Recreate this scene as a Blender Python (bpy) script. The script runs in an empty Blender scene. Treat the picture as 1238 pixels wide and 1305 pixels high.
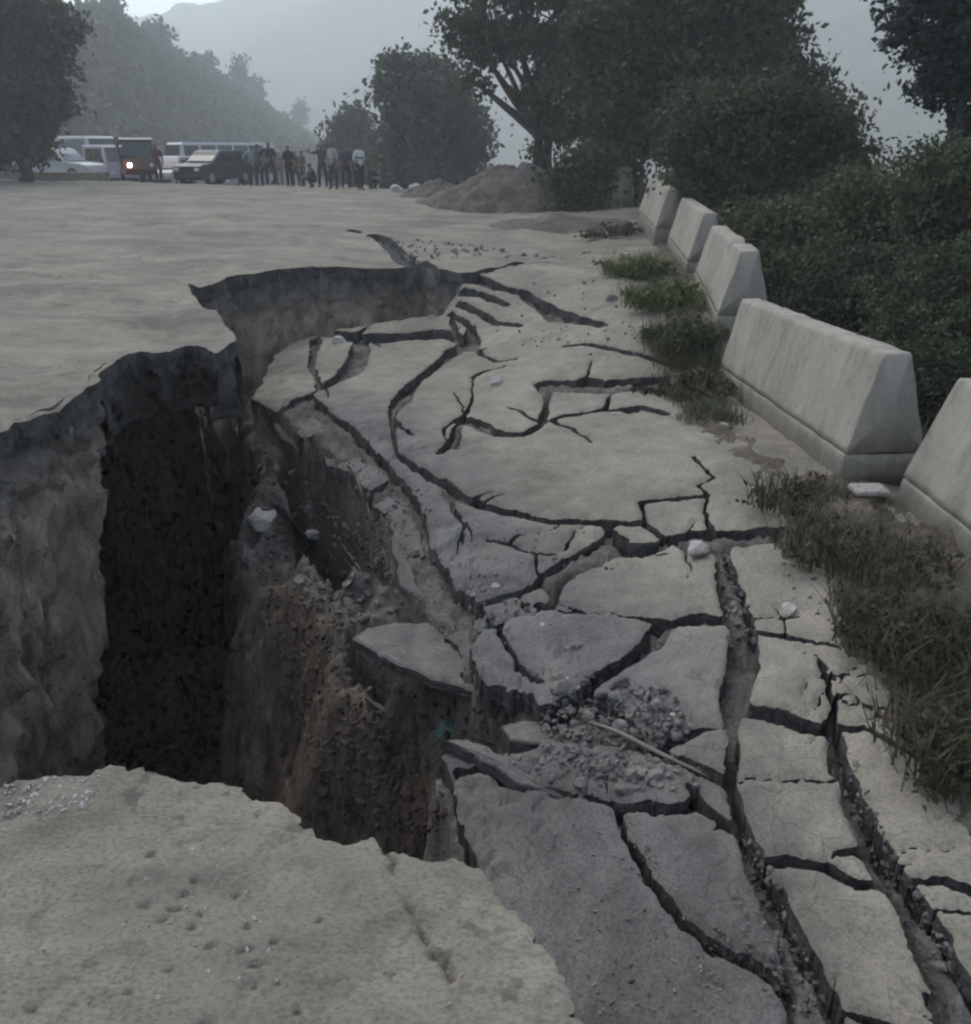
import bpy, math, random
import numpy as np
from mathutils import Vector, Matrix, Euler

# ------------------------------------------------------------------ camera, sky, sun
sc = bpy.context.scene
COL = sc.collection
FPX, CXP, CYP, HOR = 1100.0, 619.0, 652.5, 190.0
CAMZ = 1.6
PITCH = math.atan((CYP - HOR) / FPX)
cd = bpy.data.cameras.new('camera')
cam = bpy.data.objects.new('camera', cd); COL.objects.link(cam)
cam.location = (0, 0, CAMZ)
cam.rotation_euler = (math.pi / 2 - PITCH, 0, 0)
cd.sensor_fit = 'HORIZONTAL'; cd.sensor_width = 36.0; cd.lens = 36.0 * FPX / 1238.0
cd.clip_start = 0.05; cd.clip_end = 6000
sc.camera = cam

SUN_EL, SUN_AZ = math.radians(56), math.radians(-40)      # azimuth from +Y, negative = left
world = bpy.data.worlds.new('World'); sc.world = world; world.use_nodes = True
wn = world.node_tree.nodes; wl = world.node_tree.links
sky = wn.new('ShaderNodeTexSky'); sky.sky_type = 'NISHITA'; sky.sun_disc = False
sky.sun_elevation = SUN_EL; sky.sun_rotation = SUN_AZ
sky.air_density = 1.0; sky.dust_density = 1.5; sky.ozone_density = 1.0
hsv = wn.new('ShaderNodeHueSaturation'); hsv.inputs['Saturation'].default_value = 0.66      # thin overcast greys the sky
wl.new(sky.outputs[0], hsv.inputs['Color']); wl.new(hsv.outputs[0], wn['Background'].inputs[0])
wn['Background'].inputs[1].default_value = 0.15
sd_ = bpy.data.lights.new('sun', 'SUN'); sd_.energy = 0.7; sd_.angle = math.radians(60)
sd_.color = (1.0, 0.91, 0.77)
sun = bpy.data.objects.new('sun', sd_); COL.objects.link(sun)
sdir = Vector((math.sin(SUN_AZ) * math.cos(SUN_EL), math.cos(SUN_AZ) * math.cos(SUN_EL), math.sin(SUN_EL)))
sun.rotation_euler = (-sdir).to_track_quat('-Z', 'Y').to_euler()
sun.location = (-20, 10, 30)
vs = sc.view_settings
vs.view_transform = 'Standard'; vs.look = 'None'; vs.exposure = 1.0; vs.gamma = 1.0; vs.use_curve_mapping = False
sc.render.engine = 'CYCLES'
cy = sc.cycles
cy.use_denoising = True
cy.max_bounces = 4; cy.diffuse_bounces = 2; cy.glossy_bounces = 2; cy.transmission_bounces = 3; cy.volume_bounces = 3; cy.transparent_max_bounces = 8
cy.pixel_filter_type = 'BLACKMAN_HARRIS'; cy.filter_width = 2.4
cy.use_adaptive_sampling = True; cy.adaptive_threshold = 0.025; cy.adaptive_min_samples = 12

rng = np.random.default_rng(7)
random.seed(7)

# ------------------------------------------------------------------ numeric helpers
def _hash(ix, iy, iz, seed):
    with np.errstate(over='ignore'):
        h = (ix.astype(np.int64) * 374761393 + iy.astype(np.int64) * 668265263
             + iz.astype(np.int64) * 2147483647 + seed * 1274126177) & 0xffffffff
        h = ((h ^ (h >> 13)) * 1274126177) & 0xffffffff
        h = ((h ^ (h >> 16)) * 2246822519) & 0xffffffff
        h = h ^ (h >> 15)
    return (h & 0xffffff) / float(0xffffff) * 2 - 1

def vnoise(x, y, z=None, seed=0):
    x = np.asarray(x, float); y = np.asarray(y, float)
    z = np.zeros_like(x) if z is None else np.asarray(z, float)
    xi, yi, zi = np.floor(x), np.floor(y), np.floor(z)
    fx, fy, fz = x - xi, y - yi, z - zi
    u = fx * fx * fx * (fx * (fx * 6 - 15) + 10); v = fy * fy * fy * (fy * (fy * 6 - 15) + 10)
    w = fz * fz * fz * (fz * (fz * 6 - 15) + 10)
    out = 0
    for dz in (0, 1):
        for dy in (0, 1):
            for dx in (0, 1):
                wgt = (u if dx else 1 - u) * (v if dy else 1 - v) * (w if dz else 1 - w)
                out = out + wgt * _hash(xi + dx, yi + dy, zi + dz, seed)
        if not np.any(z): break
    return out

def fbm(x, y, z=None, seed=0, octv=4, gain=0.5):
    a, s, f = 1.0, 0, 1.0
    for o in range(octv):
        s = s + a * vnoise(np.asarray(x) * f, np.asarray(y) * f, None if z is None else np.asarray(z) * f, seed + o * 17)
        a *= gain; f *= 2.03
    return s

def smooth(a, b, t):
    t = np.clip((t - a) / (b - a), 0, 1)
    return t * t * (3 - 2 * t)

def ray(px, py):
    u = (px - CXP) / FPX; v = (CYP - py) / FPX
    return np.array([u, math.cos(PITCH) + v * math.sin(PITCH), -math.sin(PITCH) + v * math.cos(PITCH)])

def at_y(px, py, Y):
    """the point seen at that picture position at depth Y from the camera"""
    r = ray(px, py); t = Y / r[1]
    return np.array([r[0] * t, Y, CAMZ + r[2] * t])

def on(px, py, H, ymin=0.4, ymax=70):
    """where the line of sight first meets the height function H"""
    r = ray(px, py)
    ys = np.exp(np.linspace(math.log(ymin), math.log(ymax), 500))
    t = ys / r[1]
    x = r[0] * t; z = CAMZ + r[2] * t
    d = z - H(x, ys)
    k = np.argmax(d < 0)
    if not (d < 0).any(): k = len(ys) - 1
    lo, hi = ys[max(k - 1, 0)], ys[k]
    for _ in range(18):
        m = (lo + hi) / 2; t = m / r[1]
        if CAMZ + r[2] * t - H(np.array([r[0] * t]), np.array([m]))[0] < 0: hi = m
        else: lo = m
    t = hi / r[1]
    return np.array([r[0] * t, hi, CAMZ + r[2] * t])

def on_many(P, H, ymin=0.6, ymax=45, n=160):
    P = np.asarray(P, float); u = (P[:, 0] - CXP) / FPX; v = (CYP - P[:, 1]) / FPX
    ry = math.cos(PITCH) + v * math.sin(PITCH); rz = -math.sin(PITCH) + v * math.cos(PITCH)
    k = u / ry; m = rz / ry
    lo = np.full(len(P), ymin); hi = np.full(len(P), ymax)
    for it, nn in enumerate((n, 24)):
        f = np.linspace(0, 1, nn)[None, :]
        Yq = np.exp(np.log(lo)[:, None] * (1 - f) + np.log(hi)[:, None] * f)
        d = CAMZ + m[:, None] * Yq - H(k[:, None] * Yq, Yq) < 0
        j = np.where(d.any(1), d.argmax(1), nn - 1)
        i = np.arange(len(P)); hi = Yq[i, j]; lo = Yq[i, np.maximum(j - 1, 0)]
    return np.stack([k * hi, hi, CAMZ + m * hi], 1)

def poly_dist(px, py, poly, closed=True):
    P = np.asarray(poly, float)[:, :2]
    n = len(P); best = np.full(px.shape, 1e9); inside = np.zeros(px.shape, bool)
    for i in range(n if closed else n - 1):
        a = P[i]; b = P[(i + 1) % n]
        d = b - a; L = max(d @ d, 1e-12)
        t = np.clip(((px - a[0]) * d[0] + (py - a[1]) * d[1]) / L, 0, 1)
        best = np.minimum(best, (px - a[0] - t * d[0]) ** 2 + (py - a[1] - t * d[1]) ** 2)
        if closed:
            c = ((a[1] > py) != (b[1] > py))
            xi = a[0] + (py - a[1]) * d[0] / (d[1] if abs(d[1]) > 1e-12 else 1e-12)
            inside ^= c & (px < xi)
    best = np.sqrt(best)
    return np.where(inside, best, -best) if closed else best

def resample(P, step):
    P = np.asarray(P, float)
    seg = np.linalg.norm(np.diff(P[:, :2], axis=0), axis=1)
    L = np.concatenate([[0], np.cumsum(seg)])
    n = max(2, int(L[-1] / step) + 1)
    t = np.linspace(0, L[-1], n)
    return np.stack([np.interp(t, L, P[:, k]) for k in range(P.shape[1])], 1), t

# ------------------------------------------------------------------ scene helpers
def mesh_from(name, verts, faces, mats, midx=None, smooth_faces=True):
    """faces: list of int arrays, each (n,k)"""
    verts = np.asarray(verts, np.float32)
    me = bpy.data.meshes.new(name)
    faces = [np.asarray(f, np.int32) for f in faces if len(f)]
    nl = sum(f.size for f in faces); nf = sum(len(f) for f in faces)
    me.vertices.add(len(verts)); me.vertices.foreach_set('co', verts.ravel())
    me.loops.add(nl); me.polygons.add(nf)
    me.loops.foreach_set('vertex_index', np.concatenate([f.ravel() for f in faces]))
    tot = np.concatenate([np.full(len(f), f.shape[1], np.int32) for f in faces])
    st = np.concatenate([[0], np.cumsum(tot)[:-1]]).astype(np.int32)
    me.polygons.foreach_set('loop_start', st)
    if midx is not None: me.polygons.foreach_set('material_index', np.asarray(midx, np.int32))
    sm = np.full(nf, bool(smooth_faces)) if np.isscalar(smooth_faces) else np.asarray(smooth_faces, bool)
    me.polygons.foreach_set('use_smooth', sm)
    for m in (mats if isinstance(mats, (list, tuple)) else [mats]): me.materials.append(m)
    me.update(calc_edges=True); me.validate()
    return me

def link(name, me, parent=None, loc=None, rot=None):
    o = bpy.data.objects.new(name, me); COL.objects.link(o)
    if parent is not None: o.parent = parent
    if loc is not None: o.location = loc
    if rot is not None: o.rotation_euler = rot
    return o

def tag(o, label=None, cat=None, group=None, kind=None):
    if label: o['label'] = label
    if cat: o['category'] = cat
    if group: o['group'] = group
    if kind: o['kind'] = kind
    return o

class MB:
    """collects polygons into one mesh"""
    def __init__(s): s.v = []; s.f = []; s.m = []
    def add(s, vs, fs, mi=0, M=None):
        b = len(s.v)
        for p in vs:
            p = Vector(p)
            s.v.append(tuple(M @ p) if M is not None else tuple(p))
        for f in fs: s.f.append([b + i for i in f]); s.m.append(mi)
        return s
    def box(s, c, d, mi=0, M=None, taper=1.0, bev=0.0):
        x, y, z = c; a, b, h = d[0] / 2, d[1] / 2, d[2] / 2
        e = min(bev, a * .9, b * .9, h * .9)
        if e <= 0:
            vs = [(x + sx * a * (taper if sz > 0 else 1), y + sy * b * (taper if sz > 0 else 1), z + sz * h)
                  for sz in (-1, 1) for sy in (-1, 1) for sx in (-1, 1)]
            return s.add(vs, [(0, 2, 3, 1), (4, 5, 7, 6), (0, 1, 5, 4), (2, 6, 7, 3), (0, 4, 6, 2), (1, 3, 7, 5)], mi, M)
        def ring(ax, by, zz):
            k = e
            return [(x - ax + k, y - by, zz), (x + ax - k, y - by, zz), (x + ax, y - by + k, zz), (x + ax, y + by - k, zz),
                    (x + ax - k, y + by, zz), (x - ax + k, y + by, zz), (x - ax, y + by - k, zz), (x - ax, y - by + k, zz)]
        ta = a * taper; tb = b * taper
        R = [ring(a - e, b - e, z - h), ring(a, b, z - h + e), ring(ta, tb, z + h - e), ring(ta - e, tb - e, z + h)]
        vs = sum(R, []); fs = [tuple(range(7, -1, -1)), tuple(range(24, 32))]
        for r in range(3):
            for i in range(8):
                j = (i + 1) % 8; fs.append((r * 8 + i, r * 8 + j, r * 8 + 8 + j, r * 8 + 8 + i))
        return s.add(vs, fs, mi, M)
    def tube(s, pts, rad, n=8, mi=0, cap=True):
        pts = [Vector(p) for p in pts]
        if not hasattr(rad, '__len__'): rad = [rad] * len(pts)
        b = len(s.v); up = Vector((0.3, 0.2, 1)).normalized()
        for i, p in enumerate(pts):
            d = (pts[min(i + 1, len(pts) - 1)] - pts[max(i - 1, 0)]).normalized()
            u = d.cross(up)
            if u.length < 1e-3: u = d.cross(Vector((1, 0, 0)))
            u.normalize(); w = d.cross(u)
            for k in range(n):
                a = 2 * math.pi * k / n
                s.v.append(tuple(p + (u * math.cos(a) + w * math.sin(a)) * rad[i]))
        for i in range(len(pts) - 1):
            for k in range(n):
                j = (k + 1) % n
                s.f.append([b + i * n + k, b + i * n + j, b + (i + 1) * n + j, b + (i + 1) * n + k]); s.m.append(mi)
        if cap:
            s.f.append([b + k for k in range(n)]); s.m.append(mi)
            s.f.append([b + (len(pts) - 1) * n + k for k in range(n - 1, -1, -1)]); s.m.append(mi)
        return s
    def prism(s, prof, y0, y1, mi=0, M=None):
        """profile in xz, extruded along y"""
        n = len(prof)
        vs = [(p[0], y0, p[1]) for p in prof] + [(p[0], y1, p[1]) for p in prof]
        fs = [tuple(range(n)), tuple(range(2 * n - 1, n - 1, -1))] + [(i, i + n, (i + 1) % n + n, (i + 1) % n) for i in range(n)]
        return s.add(vs, fs, mi, M)
    def mesh(s, name, mats, sm=False):
        me = bpy.data.meshes.new(name)
        me.from_pydata(s.v, [], s.f)
        for m in (mats if isinstance(mats, (list, tuple)) else [mats]): me.materials.append(m)
        me.polygons.foreach_set('material_index', s.m)
        me.polygons.foreach_set('use_smooth', [sm] * len(s.f))
        me.update(); return me
    def build(s, name, mats, parent=None, sm=False, **k): return link(name, s.mesh(name, mats, sm), parent, **k)

# ------------------------------------------------------------------ materials
def new_mat(name):
    m = bpy.data.materials.new(name); m.use_nodes = True
    nt = m.node_tree; return m, nt, nt.nodes['Principled BSDF']

def node(nt, t, **kw):
    n = nt.nodes.new(t)
    for k, v in kw.items(): setattr(n, k, v)
    return n

def noise_node(nt, vec, scale, detail=5, rough=0.6, dist=0.0):
    n = node(nt, 'ShaderNodeTexNoise'); n.inputs['Scale'].default_value = scale
    n.inputs['Detail'].default_value = detail; n.inputs['Roughness'].default_value = rough
    n.inputs['Distortion'].default_value = dist
    nt.links.new(vec, n.inputs['Vector']); return n.outputs['Fac']

def ramp(nt, fac, stops):
    r = node(nt, 'ShaderNodeValToRGB'); e = r.color_ramp.elements
    while len(e) < len(stops): e.new(0.5)
    for i, (p, c) in enumerate(stops):
        e[i].position = p; e[i].color = (*c, 1) if len(c) == 3 else c
    nt.links.new(fac, r.inputs[0]); return r.outputs[0]

def mix(nt, fac, a, b, mode='MIX'):
    n = node(nt, 'ShaderNodeMix', data_type='RGBA', blend_type=mode)
    for i, v in ((0, fac), (6, a), (7, b)):
        if isinstance(v, (int, float)): n.inputs[i].default_value = v
        elif isinstance(v, tuple): n.inputs[i].default_value = (*v, 1) if len(v) == 3 else v
        else: nt.links.new(v, n.inputs[i])
    return n.outputs[2]

def mth(nt, op, a, b=0.0, c=None):
    n = node(nt, 'ShaderNodeMath', operation=op)
    for i, v in enumerate((a, b) if c is None else (a, b, c)):
        if isinstance(v, (int, float)): n.inputs[i].default_value = v
        else: nt.links.new(v, n.inputs[i])
    return n.outputs[0]

def bump(nt, bs, h, strength, dist):
    b = node(nt, 'ShaderNodeBump'); b.inputs['Strength'].default_value = strength; b.inputs['Distance'].default_value = dist
    nt.links.new(h, b.inputs['Height']); nt.links.new(b.outputs[0], bs.inputs['Normal'])

def mat_ground(name, dark, mid, light, stretch=(1, 1, 1), speck=0.35, big=0.9, bumpd=0.02, fine=60, rough=0.95):
    """dusty, worn surface: broad patches, blotches, fine grains"""
    m, nt, bs = new_mat(name)
    g = node(nt, 'ShaderNodeNewGeometry')
    mp = node(nt, 'ShaderNodeMapping'); mp.inputs['Scale'].default_value = stretch
    nt.links.new(g.outputs['Position'], mp.inputs[0]); p = mp.outputs[0]
    n1 = noise_node(nt, p, big, 4, 0.62, 0.4)
    n2 = noise_node(nt, p, big * 6.3, 4, 0.7)
    n3 = noise_node(nt, p, fine, 2, 0.7)
    f = mth(nt, 'ADD', mth(nt, 'MULTIPLY', n1, 0.6), mth(nt, 'MULTIPLY', n2, 0.4))
    c = ramp(nt, f, [(0.38, dark), (0.5, mid), (0.62, light)])
    sp = ramp(nt, n3, [(0.36, (0.5, 0.5, 0.5)), (0.5, (1, 1, 1)), (0.68, (1.25, 1.25, 1.25))])
    c = mix(nt, speck, c, sp, 'MULTIPLY')
    nt.links.new(c, bs.inputs['Base Color']); bs.inputs['Roughness'].default_value = rough
    bs.inputs['Specular IOR Level'].default_value = 0.25
    h = mth(nt, 'ADD', mth(nt, 'MULTIPLY', n2, 1.0), mth(nt, 'MULTIPLY', n3, 0.25))
    bump(nt, bs, h, 0.7, bumpd)
    return m

def mat_wall(name, top, low, dark):
    """strata of a broken road edge: bound layers above, earth below"""
    m, nt, bs = new_mat(name)
    g = node(nt, 'ShaderNodeNewGeometry'); p = g.outputs['Position']
    sx = node(nt, 'ShaderNodeSeparateXYZ'); nt.links.new(p, sx.inputs[0])
    mp = node(nt, 'ShaderNodeMapping'); mp.inputs['Scale'].default_value = (1, 1, 0.3)
    nt.links.new(p, mp.inputs[0])
    ml = node(nt, 'ShaderNodeMapping'); ml.inputs['Scale'].default_value = (2.5, 2.5, 1.6)
    nt.links.new(p, ml.inputs[0])
    nv = noise_node(nt, mp.outputs[0], 4.0, 7, 0.65, 0.6)
    nl = noise_node(nt, ml.outputs[0], 2.4, 5, 0.6, 0.3)
    nf = noise_node(nt, p, 38, 4, 0.7)
    z = mth(nt, 'ADD', sx.outputs[2], mth(nt, 'MULTIPLY', mth(nt, 'SUBTRACT', nv, 0.5), 0.9))
    ft = ramp(nt, mth(nt, 'ADD', mth(nt, 'MULTIPLY', z, 0.8), 1.0), [(0.50, (0, 0, 0)), (0.80, (1, 1, 1))])
    ct = ramp(nt, nl, [(0.3, tuple(v * 0.5 for v in top)), (0.55, top), (0.75, tuple(v * 1.5 for v in top))])
    cl = ramp(nt, mth(nt, 'ADD', mth(nt, 'MULTIPLY', nv, .7), mth(nt, 'MULTIPLY', nf, .3)), [(0.36, dark), (0.5, low), (0.64, tuple(v * 1.6 for v in low))])
    c = mix(nt, ft, cl, ct)
    nt.links.new(c, bs.inputs['Base Color']); bs.inputs['Roughness'].default_value = 0.97
    bs.inputs['Specular IOR Level'].default_value = 0.15
    bump(nt, bs, mth(nt, 'ADD', nv, mth(nt, 'MULTIPLY', nf, 0.35)), 0.9, 0.05)
    return m

def mat_leaf(name, a, b, trans=0.25):
    m, nt, bs = new_mat(name)
    g = node(nt, 'ShaderNodeNewGeometry'); p = g.outputs['Position']
    n1 = noise_node(nt, p, 0.9, 3, 0.6); n2 = noise_node(nt, p, 9, 2, 0.6)
    f = mth(nt, 'ADD', mth(nt, 'MULTIPLY', n1, 0.55), mth(nt, 'MULTIPLY', n2, 0.45))
    c = ramp(nt, f, [(0.38, a), (0.62, b)])
    nt.links.new(c, bs.inputs['Base Color']); bs.inputs['Roughness'].default_value = 0.7
    bs.inputs['Specular IOR Level'].default_value = 0.2
    t = node(nt, 'ShaderNodeBsdfTranslucent'); nt.links.new(c, t.inputs[0])
    mx = node(nt, 'ShaderNodeMixShader'); mx.inputs[0].default_value = trans
    nt.links.new(bs.outputs[0], mx.inputs[1]); nt.links.new(t.outputs[0], mx.inputs[2])
    nt.links.new(mx.outputs[0], nt.nodes['Material Output'].inputs[0])
    return m

def mat_plain(name, c, rough=0.6, metal=0.0, var=0.12, scale=8, spec=0.4):
    m, nt, bs = new_mat(name)
    g = node(nt, 'ShaderNodeTexCoord'); n = noise_node(nt, g.outputs['Object'], scale, 4, 0.6)
    k = ramp(nt, n, [(0.3, tuple(v * (1 - var) for v in c)), (0.7, tuple(min(1, v * (1 + var)) for v in c))])
    nt.links.new(k, bs.inputs['Base Color']); bs.inputs['Roughness'].default_value = rough
    bs.inputs['Metallic'].default_value = metal; bs.inputs['Specular IOR Level'].default_value = spec
    return m

def mat_emit(name, c, s):
    m, nt, bs = new_mat(name)
    bs.inputs['Base Color'].default_value = (*c, 1); bs.inputs['Emission Color'].default_value = (*c, 1)
    bs.inputs['Emission Strength'].default_value = s; return m

M_ROAD = mat_ground('dusty_road', (0.101, 0.092, 0.076), (0.172, 0.158, 0.127), (0.227, 0.208, 0.169), (0.6, 1.0, 1), 0.6, 0.85, 0.006, 110)
def add_dust(m, bare):
    """bare asphalt shows where the dust has slid off (mesh attribute 'bare')"""
    nt = m.node_tree; bs = nt.nodes['Principled BSDF']; src = bs.inputs['Base Color'].links[0].from_socket
    at = node(nt, 'ShaderNodeAttribute', attribute_name='bare'); g = node(nt, 'ShaderNodeNewGeometry')
    n = noise_node(nt, g.outputs['Position'], 3.5, 4, .65); f = mth(nt, 'ADD', at.outputs['Fac'], mth(nt, 'MULTIPLY', mth(nt, 'SUBTRACT', n, .5), 1.5))
    k = ramp(nt, f, [(.25, (0, 0, 0)), (.8, (1, 1, 1))])
    n2 = noise_node(nt, g.outputs['Position'], 1.7, 5, .7, .5); n3 = noise_node(nt, g.outputs['Position'], 80, 3, .7)
    bc = ramp(nt, n2, [(.3, tuple(v * .6 for v in bare)), (.5, bare), (.7, tuple(v * 1.45 for v in bare))])
    bc = mix(nt, .6, bc, ramp(nt, n3, [(.35, (.45, .45, .45)), (.5, (1, 1, 1)), (.68, (1.35, 1.35, 1.35))]), 'MULTIPLY')
    fin = mix(nt, k, src, bc)
    vo = node(nt, 'ShaderNodeTexVoronoi', feature='DISTANCE_TO_EDGE'); vo.inputs['Scale'].default_value = 5.5
    wv = node(nt, 'ShaderNodeVectorMath', operation='MULTIPLY_ADD'); nv = node(nt, 'ShaderNodeTexNoise'); nv.inputs['Scale'].default_value = 6; nt.links.new(g.outputs['Position'], nv.inputs['Vector'])
    nt.links.new(nv.outputs['Color'], wv.inputs[0]); wv.inputs[1].default_value = (.16, .16, .16); nt.links.new(g.outputs['Position'], wv.inputs[2]); nt.links.new(wv.outputs[0], vo.inputs['Vector'])
    line = ramp(nt, vo.outputs['Distance'], [(0.0, (1, 1, 1)), (.022, (0, 0, 0))])
    mk = ramp(nt, mth(nt, 'ADD', noise_node(nt, g.outputs['Position'], 1.1, 4, .6), mth(nt, 'MULTIPLY', at.outputs['Fac'], .22)), [(.56, (0, 0, 0)), (.68, (1, 1, 1))])
    fin = mix(nt, mth(nt, 'MULTIPLY', line, mth(nt, 'MULTIPLY', mk, .5)), fin, (.035, .033, .031))
    nt.links.new(fin, bs.inputs['Base Color'])
def add_stains(m):
    """old patches, oil spots, hairline crazing"""
    nt = m.node_tree; bs = nt.nodes['Principled BSDF']; c = bs.inputs['Base Color'].links[0].from_socket
    g = node(nt, 'ShaderNodeNewGeometry'); p = g.outputs['Position']
    sp = ramp(nt, noise_node(nt, p, 11, 3, .55), [(.59, (0, 0, 0)), (.64, (1, 1, 1))]); area = ramp(nt, noise_node(nt, p, 1.3, 2, .5), [(.5, (0, 0, 0)), (.6, (1, 1, 1))])
    c = mix(nt, mth(nt, 'MULTIPLY', mth(nt, 'MULTIPLY', sp, area), .75), c, (.06, .056, .05))
    mp = node(nt, 'ShaderNodeMapping'); mp.inputs['Scale'].default_value = (.4, .85, 1); nt.links.new(p, mp.inputs[0])
    st = ramp(nt, noise_node(nt, mp.outputs[0], 1.6, 5, .65, .6), [(.48, (0, 0, 0)), (.66, (1, 1, 1))])
    c = mix(nt, mth(nt, 'MULTIPLY', st, .55), c, (.105, .10, .09))
    vo = node(nt, 'ShaderNodeTexVoronoi', feature='DISTANCE_TO_EDGE'); vo.inputs['Scale'].default_value = 1.2
    wv = node(nt, 'ShaderNodeVectorMath', operation='MULTIPLY_ADD'); nv = node(nt, 'ShaderNodeTexNoise'); nv.inputs['Scale'].default_value = 3; nt.links.new(p, nv.inputs['Vector'])
    nt.links.new(nv.outputs['Color'], wv.inputs[0]); wv.inputs[1].default_value = (.5, .5, .5); nt.links.new(p, wv.inputs[2]); nt.links.new(wv.outputs[0], vo.inputs['Vector'])
    line = ramp(nt, vo.outputs['Distance'], [(0.0, (1, 1, 1)), (.012, (0, 0, 0))]); mk = ramp(nt, noise_node(nt, p, .9, 3, .6), [(.5, (0, 0, 0)), (.6, (1, 1, 1))])
    c = mix(nt, mth(nt, 'MULTIPLY', line, mth(nt, 'MULTIPLY', mk, .6)), c, (.05, .047, .043))
    nt.links.new(c, bs.inputs['Base Color'])
add_stains(M_ROAD)
M_SLAB = mat_ground('cracked_asphalt', (0.122, 0.113, 0.094), (0.181, 0.166, 0.136), (0.235, 0.217, 0.177), (1, 1, 1), 0.5, 0.9, 0.018, 75)
add_dust(M_SLAB, (0.106, 0.103, 0.098))
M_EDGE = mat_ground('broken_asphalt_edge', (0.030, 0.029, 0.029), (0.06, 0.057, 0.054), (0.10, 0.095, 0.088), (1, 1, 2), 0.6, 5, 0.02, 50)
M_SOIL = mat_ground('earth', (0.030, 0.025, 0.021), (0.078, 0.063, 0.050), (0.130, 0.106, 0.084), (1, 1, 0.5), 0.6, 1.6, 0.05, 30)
M_FILL = mat_ground('crack_fill', (0.050, 0.046, 0.042), (0.092, 0.085, 0.077), (0.145, 0.135, 0.122), (1, 1, 1), 0.6, 3, 0.04, 45)
M_WALL = mat_wall('road_strata', (0.125, 0.117, 0.110), (0.270, 0.228, 0.178), (0.095, 0.079, 0.062))
M_SHADE_EARTH = mat_ground('shade_dark_earth', (0.018, 0.015, 0.013), (0.040, 0.033, 0.028), (0.070, 0.058, 0.048), (1, 1, .5), 0.6, 1.6, 0.05, 30)  # earth with the recess's deep shade painted into its colour
M_VERGE = mat_ground('verge_earth', (0.045, 0.040, 0.030), (0.085, 0.074, 0.056), (0.135, 0.118, 0.092), (1, 1, 1), 0.6, 2.5, 0.04, 40)
M_MOUND = mat_ground('heaped_soil', (0.060, 0.052, 0.046), (0.098, 0.084, 0.075), (0.14, 0.122, 0.108), (1, 1, 1), 0.5, 0.9, 0.06, 25)
M_TERR = mat_ground('hillside', (0.035, 0.040, 0.026), (0.060, 0.062, 0.040), (0.095, 0.086, 0.060), (1, 1, 1), 0.4, 0.12, 0.1, 4)
M_MTN = mat_ground('mountain_slope', (0.030, 0.040, 0.030), (0.060, 0.070, 0.050), (0.11, 0.105, 0.08), (1, 1, 1), 0.4, 0.012, 1.0, 0.3)
M_STONE = mat_ground('stone', (0.075, 0.072, 0.068), (0.135, 0.129, 0.119), (0.21, 0.20, 0.182), (1, 1, 1), 0.4, 4, 0.02, 60)
M_PALE = mat_ground('pale_stone', (0.22, 0.208, 0.19), (0.31, 0.296, 0.272), (0.40, 0.384, 0.355), (1, 1, 1), 0.3, 5, 0.015, 50)

def mat_concrete():
    m, nt, bs = new_mat('weathered_concrete')
    tc = node(nt, 'ShaderNodeTexCoord'); p = tc.outputs['Object']
    mp = node(nt, 'ShaderNodeMapping'); mp.inputs['Scale'].default_value = (1.5, 1.5, 0.45); nt.links.new(p, mp.inputs[0])
    n1 = noise_node(nt, mp.outputs[0], 2.2, 6, 0.65, 0.5); n2 = noise_node(nt, p, 16, 5, 0.7); n3 = noise_node(nt, p, 90, 2, 0.6)
    f = mth(nt, 'ADD', mth(nt, 'MULTIPLY', n1, 0.65), mth(nt, 'MULTIPLY', n2, 0.35))
    c = ramp(nt, f, [(0.3, (0.15, 0.138, 0.117)), (0.47, (0.24, 0.223, 0.190)), (0.7, (0.305, 0.286, 0.247))])
    sp = ramp(nt, n2, [(0.25, (0.55, 0.54, 0.52)), (0.42, (1, 1, 1))])
    c = mix(nt, 0.7, c, sp, 'MULTIPLY')
    sz = node(nt, 'ShaderNodeSeparateXYZ'); nt.links.new(p, sz.inputs[0])
    dirt = ramp(nt, mth(nt, 'ADD', sz.outputs[2], mth(nt, 'MULTIPLY', n1, .5)), [(.22, (1, 1, 1)), (.52, (0, 0, 0))])
    c = mix(nt, mth(nt, 'MULTIPLY', dirt, .8), c, (.105, .092, .074))
    mv = node(nt, 'ShaderNodeMapping'); mv.inputs['Scale'].default_value = (7, 7, .35); nt.links.new(p, mv.inputs[0])
    run = ramp(nt, noise_node(nt, mv.outputs[0], 1.0, 4, .6), [(.52, (0, 0, 0)), (.72, (1, 1, 1))])
    c = mix(nt, mth(nt, 'MULTIPLY', run, .5), c, (.12, .115, .098))
    nt.links.new(c, bs.inputs['Base Color']); bs.inputs['Roughness'].default_value = 0.9
    bs.inputs['Specular IOR Level'].default_value = 0.25
    bump(nt, bs, mth(nt, 'ADD', n2, mth(nt, 'MULTIPLY', n3, .3)), 0.5, 0.012)
    return m
M_CONC = mat_concrete()

# ------------------------------------------------------------------ the lie of the land
def H_road(x, y):
    x = np.asarray(x, float); y = np.asarray(y, float)
    z = -0.024 * np.clip(x, -45, 3)
    z = z * smooth(2, 9, y)
    over = np.clip(y - 35, 0, None)
    z = z - 0.0042 * np.minimum(over, 14) ** 2 - 0.118 * np.clip(over - 14, 0, None) * 0.6
    z = z + 0.016 * np.clip(y - 9, 0, 12) * smooth(1.0, 4.0, x)      # the right edge climbs a little
    return z

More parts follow.
